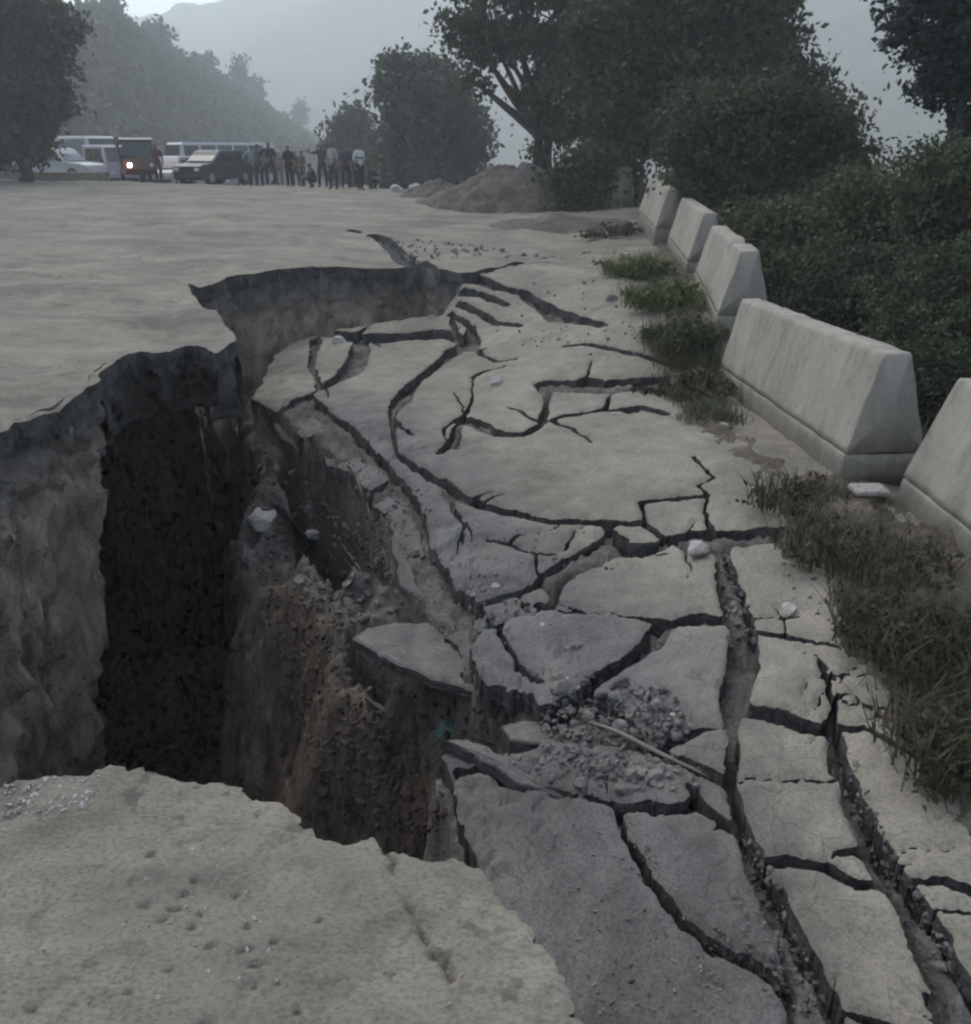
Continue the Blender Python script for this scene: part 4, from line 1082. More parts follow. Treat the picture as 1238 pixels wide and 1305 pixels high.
# soil heaps
def heap(px, py, Y, w, d, h, seed, label, dark=0.0):
    c = at_y(px, py, Y); z0 = float(H_road(c[0], c[1]))
    n = 70; u = np.linspace(-1.25, 1.25, n); U, W = np.meshgrid(u, u, indexing='ij')
    r = np.hypot(U, W) + 0.10 * fbm(U * 2, W * 2, seed=seed, octv=3)
    prof = np.clip(1 - r, 0, 1) ** 0.8
    zz = h * prof * (1 + 0.18 * fbm(U * 2.4, W * 2.4, seed=seed + 4, octv=4)) + .05 * h * fbm(U * 12, W * 12, seed=seed + 6, octv=3) * (prof > 0) - .12 * (r > 1) - .06
    X = c[0] + U * w / 2; Yq = c[1] + W * d / 2
    nr, nc = X.shape; ids = np.arange(nr * nc).reshape(nr, nc)
    f = np.stack([ids[:-1, :-1], ids[1:, :-1], ids[1:, 1:], ids[:-1, 1:]], 2).reshape(-1, 4)
    o = link('soil_heap', mesh_from('soil_heap', np.stack([X, Yq, np.asarray(H_road(X, Yq)) + zz], 2).reshape(-1, 3), [f], M_MOUND))
    return tag(o, label, 'soil heap')
heap(646, 250, 27.5, 5.2, 4.5, 1.35, 830, 'large grey-brown soil heap at the road edge below the trees')
heap(705, 276, 20.5, 3.6, 2.6, .34, 840, 'low dark soil heap in front of the large one')
heap(560, 246, 33, 2.8, 2.2, .75, 850, 'small pale soil heap left of the large one')
# pale boulders by the road side
for px, py, w, lb in ((505, 245, 24, 'pale boulder nearest the bystanders at the road edge'), (528, 243, 26, 'pale boulder between two others at the left foot of the soil heaps'), (590, 252, 18, 'small pale boulder against the large soil heap')):
    o = rock(px, py, w, lb, H_road, True, name='boulder', cat='boulder')
    if py < 240: o.location = at_y(px, py, 24)
# low kerb far left
mb = MB(); a = at_y(-40, 233, 38); b = at_y(135, 236, 38)
mb.box(((a[0] + b[0]) / 2, 38.2, float(H_road((a[0] + b[0]) / 2, 38)) + .12), (b[0] - a[0], .25, .42), 0, None, 1, .02)
tag(mb.build('kerb', M_CONC), 'low pale concrete kerb at the far left of the road', 'kerb')

# ------------------------------------------------------------------ trees and weeds
BARK = mat_plain('bark', (0.055, 0.047, 0.040), .95, 0, .3, 6, .1)
LEAF_DARK = mat_leaf('leaf_dark', (0.023, 0.031, 0.018), (0.082, 0.095, 0.050))
LEAF_OLIVE = mat_leaf('leaf_olive', (0.034, 0.043, 0.022), (0.115, 0.125, 0.06))
LEAF_MID = mat_leaf('leaf_mid', (0.026, 0.034, 0.020), (0.086, 0.096, 0.052))
LEAF_GREY = mat_leaf('leaf_grey', (0.040, 0.052, 0.036), (0.085, 0.098, 0.066))
LEAF_TEAL = mat_leaf('leaf_teal', (0.020, 0.034, 0.028), (0.044, 0.066, 0.052))
LEAF_WEED = mat_leaf('leaf_weed', (0.045, 0.062, 0.024), (0.105, 0.125, 0.048))
LEAF_DRY = mat_leaf('leaf_dry', (0.032, 0.028, 0.019), (0.080, 0.068, 0.045))

def leaf_quads(cen, size, r, elong=1.7, droop=0.0):
    n = len(cen)
    d = r.normal(size=(n, 3)); d[:, 2] -= droop; d /= np.linalg.norm(d, axis=1)[:, None]
    e = r.normal(size=(n, 3)); e -= (e * d).sum(1)[:, None] * d; e /= np.linalg.norm(e, axis=1)[:, None] + 1e-9
    s = size * (0.6 + 0.8 * r.random((n, 1)))
    a = cen - d * s * elong * .5; b = cen + e * s * .5 - d * s * .1; c = cen + d * s * elong * .5; f = cen - e * s * .5 - d * s * .1
    V = np.stack([a, b, c, f], 1).reshape(-1, 3)
    return V, np.arange(4 * n).reshape(n, 4)

def crown_points(lobes, clumps, per, r, spread, shell=0.45):
    L = np.array(lobes, float); w = (L[:, 3] * L[:, 4] * L[:, 5]) ** (2 / 3); w /= w.sum()
    k = r.choice(len(L), clumps, p=w)
    d = r.normal(size=(clumps, 3)); d /= np.linalg.norm(d, axis=1)[:, None]
    rad = (shell + (1 - shell) * r.random((clumps, 1)) ** 0.6)
    wob = 1 + 0.22 * fbm(d[:, 0] * 2.3 + k * 3.1, d[:, 1] * 2.3, d[:, 2] * 2.3 + 5, seed=int(r.integers(1000)), octv=3)[:, None]
    c = L[k, :3] + d * rad * L[k, 3:6] * wob
    sc_ = spread * (0.5 + r.random((clumps, 1, 1)))
    p = c[:, None, :] + r.normal(size=(clumps, per, 3)) * sc_ * np.array([1, 1, .65])
    return c, p.reshape(-1, 3)

def tree(name, label, cat, base, lobes, clumps, per, leaf, spread, mat, seed, trunk_r=0.16, group=None, shell=0.45, lean=0.0, stems=1):
    r = np.random.default_rng(seed)
    root = link(name, None, None, tuple(base))
    b = Vector(base); big_l = list(lobes)
    for l in big_l:
        for _ in range(3):
            d = r.normal(size=3); d /= np.linalg.norm(d); k = .3 + .25 * r.random()
            lobes = lobes + [(l[0] + d[0] * l[3] * .78, l[1] + d[1] * l[4] * .78, l[2] + d[2] * l[5] * .78, l[3] * k, l[4] * k, l[5] * k)]
    c, P = crown_points(lobes, clumps, per, r, spread, shell)
    V, F = leaf_quads(P, leaf, r)
    link('crown', mesh_from('crown', V - np.array(base), [F], mat, None, False), root)
    mb = MB(); L = np.array(big_l); top = L[:, :3].mean(0)
    for s in range(stems):
        off = Vector((r.normal(0, .3), r.normal(0, .3), 0)) if stems > 1 else Vector((0, 0, 0))
        fork = Vector(base).lerp(Vector(top), 0.55) - b + off * 2
        wob = [Vector((r.normal(0, .12), r.normal(0, .12), 0)) * trunk_r * 5 for _ in range(5)]
        pth = [off] + [off.lerp(fork, t) + wob[i] for i, t in enumerate((.2, .45, .7))] + [fork]
        mb.tube(pth, [trunk_r * k for k in (1.25, 1, .9, .8, .65)], 8)
        for l in L:
            e = Vector(l[:3]) - b; m = fork.lerp(e, .5) + Vector(r.normal(0, .15, 3)) * l[3] * .5
            mb.tube([fork, m, e], [trunk_r * .5, trunk_r * .34, trunk_r * .14], 6)
    ends = r.choice(len(c), min(46, len(c)), replace=False)
    for i in ends:
        e = Vector(c[i]) - b
        j = int(np.argmin(((L[:, :3] - c[i]) ** 2).sum(1))); s0 = Vector(L[j, :3]) - b
        mb.tube([s0, s0.lerp(e, .5) + Vector(r.normal(0, .08, 3)) * L[j, 3], e], [trunk_r * .16, trunk_r * .1, trunk_r * .03], 5)
    mb.build('trunk', BARK, root, True)
    return tag(root, label, cat, group)

def lobes_px(items, Y):
    out = []
    for it in items:
        px, py, rx, ry = it[:4]; yy_ = Y + (it[4] if len(it) > 4 else 0)
        c = at_y(px, py, yy_); k = math.hypot(c[1], c[0]) / FPX
        out.append((c[0], c[1], c[2], rx * k, (rx + ry) * .5 * k, ry * k))
    return out
def bank_base(px, Y, H=None):
    x = at_y(px, 200, Y)[0]
    return (x, Y, float((H or H_bank)(np.array([x]), np.array([Y]))[0]) - .15)
E_ = lambda x, y: H_road(x, y)
# tall loose tree beside the heap: gaps of sky between its branches
tree('tall_tree', 'tall dark tree with sky showing through its loose crown, above the soil heap', 'tree', bank_base(705, 30),
     lobes_px([(615, 18, 45, 36), (668, 72, 46, 24), (612, 62, 30, 22), (705, 25, 62, 42), (745, 110, 50, 50, -1), (700, 170, 24, 20), (595, 95, 26, 20), (700, 125, 40, 30), (770, 60, 60, 50), (650, -60, 90, 50), (765, 165, 42, 34, -1)], 30), 330, 64, .115, .24, LEAF_DARK, 901, .22, shell=.3, stems=2)
tree('broad_tree', 'broad dense dark tree behind the far barriers', 'tree', bank_base(880, 23),
     lobes_px([(800, 30, 58, 50), (880, 40, 76, 68), (950, 50, 56, 66), (840, 130, 76, 58), (925, 130, 70, 58), (985, 110, 34, 46), (1015, 125, 32, 38), (1055, 155, 28, 30), (1000, 175, 44, 36), (940, 190, 50, 36), (880, -60, 110, 60), (790, 110, 50, 50), (968, -10, 36, 44)], 23), 1250, 60, .10, .18, LEAF_DARK, 902, .26, shell=.35)
tree('bushy_tree', 'olive bushy tree leaning over the far barriers', 'tree', bank_base(950, 16),
     lobes_px([(915, 150, 40, 34), (965, 175, 46, 44), (1010, 140, 30, 26), (1050, 175, 32, 36), (950, 232, 56, 38), (1030, 240, 52, 40), (1080, 205, 24, 28), (890, 195, 34, 30)], 16), 640, 56, .06, .19, LEAF_DARK, 903, .13, shell=.35)
tree('slope_tree', 'dark teal tree at the right edge of the picture', 'tree', bank_base(1260, 12),
     lobes_px([(1200, 15, 48, 50), (1258, 80, 55, 46), (1205, 85, 26, 34), (1320, 30, 80, 80), (1235, -60, 80, 50), (1300, 150, 60, 40)], 12), 700, 54, .05, .095, LEAF_TEAL, 904, .13, shell=.35)
BUSH = [((985, 300, 60, 50), 13, LEAF_OLIVE, 'rounded olive bush right behind the chipped barrier'),
        ((1100, 264, 48, 48), 12, LEAF_OLIVE, 'olive bush below the gap in the trees'),
        ((1205, 245, 42, 56), 10.5, LEAF_DARK, 'dark upright bush below the tree at the right edge'),
        ((1010, 370, 60, 40), 11, LEAF_DARK, 'low dark bush behind the far end of the large tilted barrier'),
        ((1100, 370, 80, 55), 10, LEAF_DARK, 'dark bush behind the middle of the large tilted barrier'),
        ((1210, 390, 90, 70), 8.5, LEAF_DARK, 'very dark bush above the nearest barrier'),
        ((1180, 480, 60, 40), 8.0, LEAF_DARK, 'dark bush in the gap between the two nearest barriers'),
        ((905, 235, 40, 40), 18, LEAF_OLIVE, 'small bush behind the farthest standing barriers'),
        ((1300, 330, 90, 90), 10, LEAF_DARK, 'dark bush half out of the picture at the right'),
        ((760, 215, 45, 30), 26, LEAF_DARK, 'dark scrub behind the half hidden pale barrier')]
for i, (lb, Y, m, lab_) in enumerate(BUSH):
    c = at_y(lb[0], lb[1], Y); base = bank_base(lb[0], Y); base = (base[0], base[1], min(base[2], c[2] - .3))
    k = Y / FPX; r_ = np.random.default_rng(950 + i)
    lob = lobes_px([lb, (lb[0] - lb[2] * .5, lb[1] + lb[3] * .5, lb[2] * .7, lb[3] * .7), (lb[0] + lb[2] * .5, lb[1] + lb[3] * .6, lb[2] * .75, lb[3] * .7), (lb[0] + lb[2] * .2, lb[1] - lb[3] * .4, lb[2] * .55, lb[3] * .55), (lb[0], lb[1] + lb[3] * 1.4, lb[2] * .9, lb[3] * .8)], Y)
    tree('bush', lab_, 'bush', base, lob, 330, 60, .036 * max(Y / 10, .8), .10 * max(Y / 10, .8), m, 960 + i, .04, 'bushes on the slope beyond the barriers', .3)
# farther trees
def road_base(px, Y):
    x = at_y(px, 200, Y)[0]; return (x, Y, float(H_road(x, Y)) - .3)
tree('roadside_tree', 'grey-green bushy tree behind the soil heap, left of the tall dark tree', 'tree', road_base(550, 46),
     lobes_px([(512, 112, 26, 30), (552, 132, 44, 46), (590, 165, 28, 36), (522, 190, 38, 34), (575, 202, 38, 28), (505, 82, 17, 13), (548, 92, 17, 18), (545, 220, 56, 22)], 46), 520, 44, .19, .36, LEAF_GREY, 911, .22)
tree('small_roadside_tree', 'small hazy tree just behind the standing bystanders', 'tree', road_base(445, 62),
     lobes_px([(445, 165, 24, 24), (435, 190, 20, 20), (462, 195, 24, 26), (447, 215, 30, 20)], 62), 170, 36, .22, .4, LEAF_GREY, 912, .14)
tree('leafy_tree', 'big grey-green tree at the left edge of the picture', 'tree', road_base(20, 36),
     lobes_px([(15, 40, 45, 34), (62, 50, 30, 32), (80, 28, 20, 20), (20, 110, 45, 38), (55, 115, 26, 36), (5, 178, 42, 28), (-40, 60, 60, 70), (38, 165, 20, 28), (-20, 0, 60, 45)], 36), 640, 44, .16, .30, LEAF_GREY, 913, .25)
# wood on the spur: a mass, with the trees that stand out along its crest built one by one
r = np.random.default_rng(920); PT = []
for i in range(1250):
    a = SA[1] + (SA[-2] - SA[1]) * r.random(); D = float(np.interp(a, SA, SR)); t = 0.55 + 0.47 * r.random(); R_ = t * D
    z = float(H_spur(np.array(a), np.array(R_))); h = 4.5 + 2.5 * r.random()
    q = r.normal(size=(85, 3)); q /= np.linalg.norm(q, axis=1)[:, None]
    q *= (0.5 + .5 * r.random((85, 1))) * np.array([1.9, 1.9, h * .5]) * (1 - .15 * r.random())
    PT.append(q + np.array([R_ * math.sin(a), R_ * math.cos(a), z + h * .5]))
V, F = leaf_quads(np.concatenate(PT), .75, r)
tag(link('wood', mesh_from('wood', V, [F], LEAF_GREY, None, False)), 'hazy dark wood covering the left hillside', 'wood', kind='stuff')
for i, (px, py, w, h, Y, lb) in enumerate(((137, 14, 18, 20, 162, 'broad crest tree on the highest point of the wooded hill'), (203, 42, 10, 20, 192, 'rounded crest tree right of the highest one'),
        (258, 78, 16, 16, 220, 'low wide tree half way down the hill crest'), (305, 88, 7, 22, 245, 'slim lone tree standing tall on the hill crest'),
        (327, 108, 6, 16, 256, 'short slim tree right of the lone tall one'), (383, 140, 7, 20, 296, 'slender farthest tree near the foot of the hill crest'))):
    c = at_y(px, py, Y); k = Y / FPX; a = math.atan2(c[0], c[1]); zb = float(H_spur(np.array(a), np.array(math.hypot(c[0], c[1])))) - .3
    tree('crest_tree', lb, 'tree', (c[0], c[1], min(zb, c[2] - h * k)), lobes_px([(px, py, w, h * .6), (px - w * .3, py + h * .5, w * .8, h * .5), (px + w * .3, py + h * .4, w * .7, h * .5)], Y), 40, 22, .6, .7, LEAF_GREY, 930 + i, .22, 'trees along the hill crest')

def blades(base, h, r, n, lean, rg, w=.006):
    """curved grass blades, three segments each"""
    a = rg.random(n) * 6.283; rad = r * np.sqrt(rg.random(n))
    p0 = base + np.stack([np.cos(a) * rad, np.sin(a) * rad, np.zeros(n)], 1) if base.ndim == 1 else base
    n = len(p0); a2 = rg.random(n) * 6.283
    L = h * (0.45 + 0.75 * rg.random(n)); o = np.stack([np.cos(a2), np.sin(a2), np.zeros(n)], 1) * (lean * L * (0.3 + rg.random(n)))[:, None]
    side = np.stack([-np.sin(a2), np.cos(a2), np.zeros(n)], 1) * w
    up = np.zeros((n, 3)); up[:, 2] = 1
    p1 = p0 + up * (L * .55)[:, None] + o * .35; p2 = p0 + up * (L * .92)[:, None] + o
    V = np.stack([p0 - side, p0 + side, p1 + side * .8, p1 - side * .8, p2], 1).reshape(-1, 3)
    k = np.arange(n) * 5
    return V, np.stack([k, k + 1, k + 2, k + 3], 1), np.stack([k + 3, k + 2, k + 4], 1)

def weed(px, py, h, rad, n, leafn, mat, label, H, seed, group='weeds along the foot of the barriers', w=.005):
    rg = np.random.default_rng(seed); c = on(px, py, H)
    V, Q, T = blades(np.zeros(3), h, rad * 1.35, n, .9, rg, w)
    root = link('weed', None, None, tuple(c))
    link('stems', mesh_from('stems', V, [Q, T], mat, None, False), root)
    st = rg.normal(size=(14, 2)) * rad * .75; k_ = rg.integers(0, 14, leafn); hh = (0.35 + .8 * rg.random(14))[k_] * h * np.exp(-((st[k_] / rad) ** 2).sum(1) * .35)
    t_ = rg.random(leafn) ** .8
    P = np.column_stack([st[k_] * (0.6 + .6 * t_[:, None]) + rg.normal(size=(leafn, 2)) * rad * .16, t_ * hh])
    V, F = leaf_quads(P, (.022 if c[1] < 7 else .045) , rg); link('leaves', mesh_from('leaves', V, [F], mat, None, False), root)
    return tag(root, label, 'weed', group)
W_ = [(815, 352, 0.32, 0.42, 260, 1300, LEAF_WEED, 'bright green leafy weed clump by the far barriers'),
      (848, 392, 0.30, 0.38, 240, 1000, LEAF_WEED, 'dull green weed clump below the bright green one'),
      (868, 440, 0.32, 0.34, 240, 900, LEAF_OLIVE, 'olive weed clump before the near end of the chipped barrier'),
      (885, 505, 0.22, 0.26, 240, 700, LEAF_DRY, 'dark brown withered weed at the far foot of the large tilted barrier'),
      (790, 300, 0.27, 0.45, 200, 700, LEAF_DRY, 'dry brown scrub at the foot of the farthest standing barrier'),
      (755, 262, 0.34, 0.60, 200, 700, LEAF_DRY, 'dry scrub right of the soil heaps'),
      (1010, 640, 0.16, 0.22, 240, 320, LEAF_DRY, 'small withered weed below the middle of the large tilted barrier'),
      (1065, 705, 0.19, 0.26, 320, 420, LEAF_DRY, 'withered brown weed left of the stub post'),
      (1130, 725, 0.21, 0.26, 320, 420, LEAF_DRY, 'tangled dry weed right of the stub post'),
      (1150, 820, 0.21, 0.24, 320, 420, LEAF_DRY, 'brown weed tuft below the nearest barrier'),
      (1205, 850, 0.22, 0.26, 340, 500, LEAF_DRY, 'thick dry weed at the foot of the nearest barrier'),
      (1215, 960, 0.21, 0.22, 320, 420, LEAF_DRY, 'lowest weed clump at the right edge of the picture')]
for i, q in enumerate(W_):
    weed(*q[:8], H_top if q[1] > 330 else H_road, 980 + i)
# grass strip along the verge
rg = np.random.default_rng(990); PP = []
def strip_grass(px_poly, H, n):
    poly = np.array(px_poly, float); lo_, hi_ = poly.min(0), poly.max(0)
    c = rg.random((n * 3, 2)) * (hi_ - lo_) + lo_; c = c[poly_dist(c[:, 0], c[:, 1], poly) > 0][:n]
    # a coarse net of sight lines gives the ground points; blades scatter round them
    for p in on_many(c[:: 12], H):
        m = int(20 * max(0.08, float(smooth(-.35, .5, fbm(p[0] * 2.6, p[1] * 2.0, seed=995, octv=3)))))
        q = np.repeat(p[None], m, 0) + np.column_stack([rg.normal(0, .05, m), rg.normal(0, .07, m), np.zeros(m)]); PP.append(q)
strip_grass([(790, 300), (840, 330), (900, 440), (940, 560), (880, 540), (845, 480), (830, 420), (790, 360)], H_top, 2600)
strip_grass([(1000, 620), (1080, 610), (1238, 700), (1238, 1040), (1190, 1010), (1150, 900), (1110, 800), (1030, 730)], H_top, 2600)
PP = np.concatenate(PP); PP[:, 2] -= .01
V, Q, T = blades(PP, .13, 0, 0, 1.1, rg, .0028)
tag(link('grass', mesh_from('grass', V, [Q, T], LEAF_DRY, None, False)), 'dry grass on the verge below the barriers', 'grass', kind='stuff')
PP = []
strip_grass([(772, 300), (845, 315), (905, 430), (935, 545), (880, 535), (846, 480), (825, 410), (780, 350)], H_top, 5200)
strip_grass([(1060, 640), (1238, 720), (1238, 1000), (1170, 900), (1090, 760)], H_top, 1100)
PP = np.concatenate(PP); PP[:, 2] -= .01; PP[:, :2] += rg.normal(0, .06, (len(PP), 2))
V, Q, T = blades(PP, .15, 0, 0, 1.2, rg, .004)
tag(link('green_grass', mesh_from('green_grass', V, [Q, T], LEAF_OLIVE, None, False)), 'olive green grass mixed into the weedy strip beside the barriers', 'grass', kind='stuff')
# grass and scrub on the embankment
n = 9000; ys_ = 2 + 30 * rg.random(n) ** 1.3; xs_ = edge_x(ys_) + .3 + 7 * rg.random(n) ** 1.4
zs_ = np.where(xs_ < edge_x(ys_) + 1.2, H_bank(xs_, ys_) + .1, H_bank(xs_, ys_))
V, Q, T = blades(np.stack([xs_, ys_, zs_], 1), .55, 0, 0, .8, rg, .012)
tag(link('slope_grass', mesh_from('slope_grass', V, [Q, T], LEAF_OLIVE, None, False)), 'rough dark grass on the slope beyond the barriers', 'grass', kind='stuff')

# ------------------------------------------------------------------ bystanders
SKIN = mat_plain('skin', (0.16, 0.095, 0.065), .6); HAIR = mat_plain('hair', (0.012, 0.010, 0.009), .7); SHOE = mat_plain('shoe', (0.03, 0.027, 0.025), .6)
def cloth(c): return mat_plain('cloth', c, .9, 0, .15, 10, .15)
def person(px, py, Y, label, shirt, trousers, h=1.7, yaw=0.0, pose='stand', seed=0, cap=None, z=None):
    rg = random.Random(seed); k = h / 1.7
    J = {}; E = []
    st = 0.10 + .05 * rg.random(); sw = (rg.random() - .5) * .12
    if pose == 'squat':
        J.update(pel=(0, 0, .30, .125), wai=(0, .05, .42, .12), che=(0, .10, .58, .135), nec=(0, .16, .75, .055), hea=(0, .19, .86, .088), top=(0, .19, .955, .07))
        for s, n in ((-1, 'L'), (1, 'R')):
            J.update({'hip' + n: (s * .10, .02, .30, .095), 'kne' + n: (s * .17, .36, .45, .062), 'ank' + n: (s * .13, .10, .08, .042), 'foo' + n: (s * .14, .26, .035, .035),
                      'sho' + n: (s * .17, .12, .68, .06), 'elb' + n: (s * .22, .30, .50, .042), 'wri' + n: (s * .08, .46, .44, .03), 'han' + n: (s * .06, .52, .42, .028)})
    else:
        J.update(pel=(0, 0, .93, .125), wai=(0, 0, 1.08, .115), che=(0, 0, 1.28, .135), nec=(0, .0, 1.47, .052), hea=(0, .02, 1.57, .085), top=(0, .015, 1.655, .07))
        for s, n in ((-1, 'L'), (1, 'R')):
            f = sw * s
            J.update({'hip' + n: (s * .095, 0, .88, .095), 'kne' + n: (s * (st + .01), .02 + f, .48, .062), 'ank' + n: (s * st, f, .085, .042), 'foo' + n: (s * (st + .02), .14 + f, .035, .035),
                      'sho' + n: (s * .175, 0, 1.40, .06)})
            if pose == 'akimbo' and s > 0: J.update({'elb' + n: (s * .40, -.06, 1.16, .043), 'wri' + n: (s * .2, .06, 1.0, .03), 'han' + n: (s * .15, .10, .98, .028)})
            elif pose == 'point' and s > 0: J.update({'elb' + n: (s * .34, .14, 1.33, .043), 'wri' + n: (s * .48, .32, 1.40, .03), 'han' + n: (s * .52, .38, 1.41, .028)})
            else: J.update({'elb' + n: (s * .23, -.03, 1.12, .043), 'wri' + n: (s * .25, .05, .87, .03), 'han' + n: (s * .25, .07, .80, .028)})
    E = [('pel', 'wai', 's'), ('wai', 'che', 's'), ('che', 'nec', 's'), ('nec', 'hea', 'k'), ('hea', 'top', 'h')]
    for n in 'LR':
        E += [('pel', 'hip' + n, 't'), ('hip' + n, 'kne' + n, 't'), ('kne' + n, 'ank' + n, 't'), ('ank' + n, 'foo' + n, 'f'), ('che', 'sho' + n, 's'), ('sho' + n, 'elb' + n, 's'), ('elb' + n, 'wri' + n, 'k'), ('wri' + n, 'han' + n, 'k')]
        hx = J['han' + n]; wx = J['wri' + n]
        d = Vector(hx[:3]) - Vector(wx[:3]); d.normalize(); sd = d.cross(Vector((0, 1, .2))).normalized()
        for i, ln in enumerate((.065, .08, .085, .075)):
            q = Vector(hx[:3]) + sd * (i - 1.5) * .02; a = q + d * ln * .5; e = q + d * ln + Vector((0, .015, 0))
            J['f%d%s' % (i, n)] = (*a, .009); J['g%d%s' % (i, n)] = (*e, .008)
            E += [('han' + n, 'f%d%s' % (i, n), 'k'), ('f%d%s' % (i, n), 'g%d%s' % (i, n), 'k')]
        q = Vector(wx[:3]).lerp(Vector(hx[:3]), .6) + Vector((0, .045, 0)) + d * .02
        J['th' + n] = (*q, .010); E.append(('han' + n, 'th' + n, 'k'))
    names = list(J); me = bpy.data.meshes.new('skeleton')
    me.from_pydata([J[n][:3] for n in names], [(names.index(a), names.index(b)) for a, b, _ in E], [])
    ob = bpy.data.objects.new('skeleton', me); COL.objects.link(ob)
    md = ob.modifiers.new('skin', 'SKIN'); md.use_smooth_shade = True
    for i, n in enumerate(names):
        sv = me.skin_vertices[0].data[i]; sv.radius = (J[n][3], J[n][3]); sv.use_root = (n == 'pel')
    ob.modifiers.new('sub', 'SUBSURF').levels = 1
    dg = bpy.context.evaluated_depsgraph_get(); dg.update()
    bm_ = bpy.data.meshes.new_from_object(ob.evaluated_get(dg)); bpy.data.objects.remove(ob)
    nv = len(bm_.vertices); co = np.zeros(nv * 3); bm_.vertices.foreach_get('co', co); co = co.reshape(-1, 3)
    no = np.zeros(nv * 3); bm_.vertices.foreach_get('normal', no); no = no.reshape(-1, 3)
    # a nose and a chin for the head
    hc = np.array(J['hea'][:3]); dn = co - hc
    co = co + np.array([0, 1, 0]) * (0.03 * np.exp(-((dn[:, 0] / .025) ** 2 + (dn[:, 2] / .03) ** 2)) * (dn[:, 1] > .03))[:, None]
    bm_.vertices.foreach_set('co', co.ravel())
    S_, Tg_ = [], []
    for a, b, t in E:
        for u in np.linspace(0, 1, 7): S_.append(np.array(J[a][:3]) * (1 - u) + np.array(J[b][:3]) * u); Tg_.append(t)
    S_ = np.array(S_); Tg_ = np.array(Tg_)
    pc = np.array([co[list(p.vertices)].mean(0) for p in bm_.polygons])
    zone = Tg_[((pc[:, None, :] - S_[None]) ** 2).sum(2).argmin(1)]
    mi = np.where(zone == 'f', 1, 0)
    for m in list(bm_.materials): pass
    bm_.materials.clear(); bm_.materials.append(SKIN); bm_.materials.append(SHOE)
    bm_.polygons.foreach_set('material_index', mi.astype(np.int32)); bm_.polygons.foreach_set('use_smooth', [True] * len(bm_.polygons))
    g = at_y(px, py, Y); zz = float(H_road(g[0], g[1])) if z is None else z
    root = link('person', None, None, (g[0], g[1], zz), (0, 0, yaw)); root.scale = (k, k, k)
    link('body', bm_, root)
    def shell(name, z_, off, mat, extra=None):
        sel = [p for p, t in zip(bm_.polygons, zone) if t in z_]
        sel = [p for p in sel if extra is None or extra(pc[p.index])]
        ids = sorted({i for p in sel for i in p.vertices}); mp = {v: i for i, v in enumerate(ids)}
        V = co[ids] + no[ids] * off
        m = bpy.data.meshes.new(name); m.from_pydata([tuple(v) for v in V], [], [[mp[i] for i in p.vertices] for p in sel]); m.materials.append(mat)
        m.polygons.foreach_set('use_smooth', [True] * len(m.polygons)); m.update(); return link(name, m, root)
    shell('shirt', ('s',), .018, cloth(shirt)); shell('trousers', ('t',), .016, cloth(trousers))
    shell('cap' if cap else 'hair', ('h', 'k'), .014, cloth(cap) if cap else HAIR, lambda c: c[2] > hc[2] + .015 and c[1] < hc[1] + .055)
    return tag(root, label, 'person', 'bystanders at the far end of the road')
person(333, 243, 40, 'person in slate blue clothes, leftmost of the bystander group', (0.06, 0.075, 0.10), (0.035, 0.04, 0.05), 1.72, 2.6, 'stand', 1)
person(347, 243, 39, 'person in dark clothes standing with a hand on the hip', (0.022, 0.025, 0.035), (0.02, 0.02, 0.025), 1.76, 3.3, 'akimbo', 2)
person(358, 243, 42, 'person in a white cap and pinkish clothes between two dark figures', (0.20, 0.165, 0.17), (0.15, 0.12, 0.125), 1.6, 3.0, 'stand', 3, (0.5, 0.5, 0.5))
person(371, 244, 38, 'person in black clothes, rightmost of the left-hand group', (0.014, 0.018, 0.018), (0.012, 0.014, 0.016), 1.62, 2.9, 'stand', 4)
person(403, 247, 37.5, 'person in dark clothes squatting between the two groups', (0.03, 0.03, 0.035), (0.02, 0.02, 0.025), 1.65, 1.9, 'squat', 5)
person(427, 247, 36, 'person in a pale grey shirt and dark trousers, left of the right-hand group', (0.24, 0.24, 0.24), (0.03, 0.032, 0.045), 1.74, 2.4, 'akimbo', 6)
person(442, 247, 37, 'person in navy clothes behind the two in pale tops', (0.035, 0.04, 0.07), (0.025, 0.027, 0.04), 1.6, 3.6, 'stand', 7)
P8 = person(460, 247, 36, 'person in a white top with a dark band, rightmost of the bystanders', (0.42, 0.43, 0.43), (0.02, 0.022, 0.028), 1.7, 3.9, 'stand', 8)
mb = MB(); mb.tube([(0, 0, 1.155), (0, 0, 1.215)], [.160, .163], 16, cap=False)
mb.build('band', cloth((.02, .02, .025)), P8, True)
person(388, 245, 40, 'person in faded olive clothes just right of the black-clad figure', (0.09, 0.10, 0.085), (0.05, 0.052, 0.05), 1.5, 2.2, 'stand', 9)

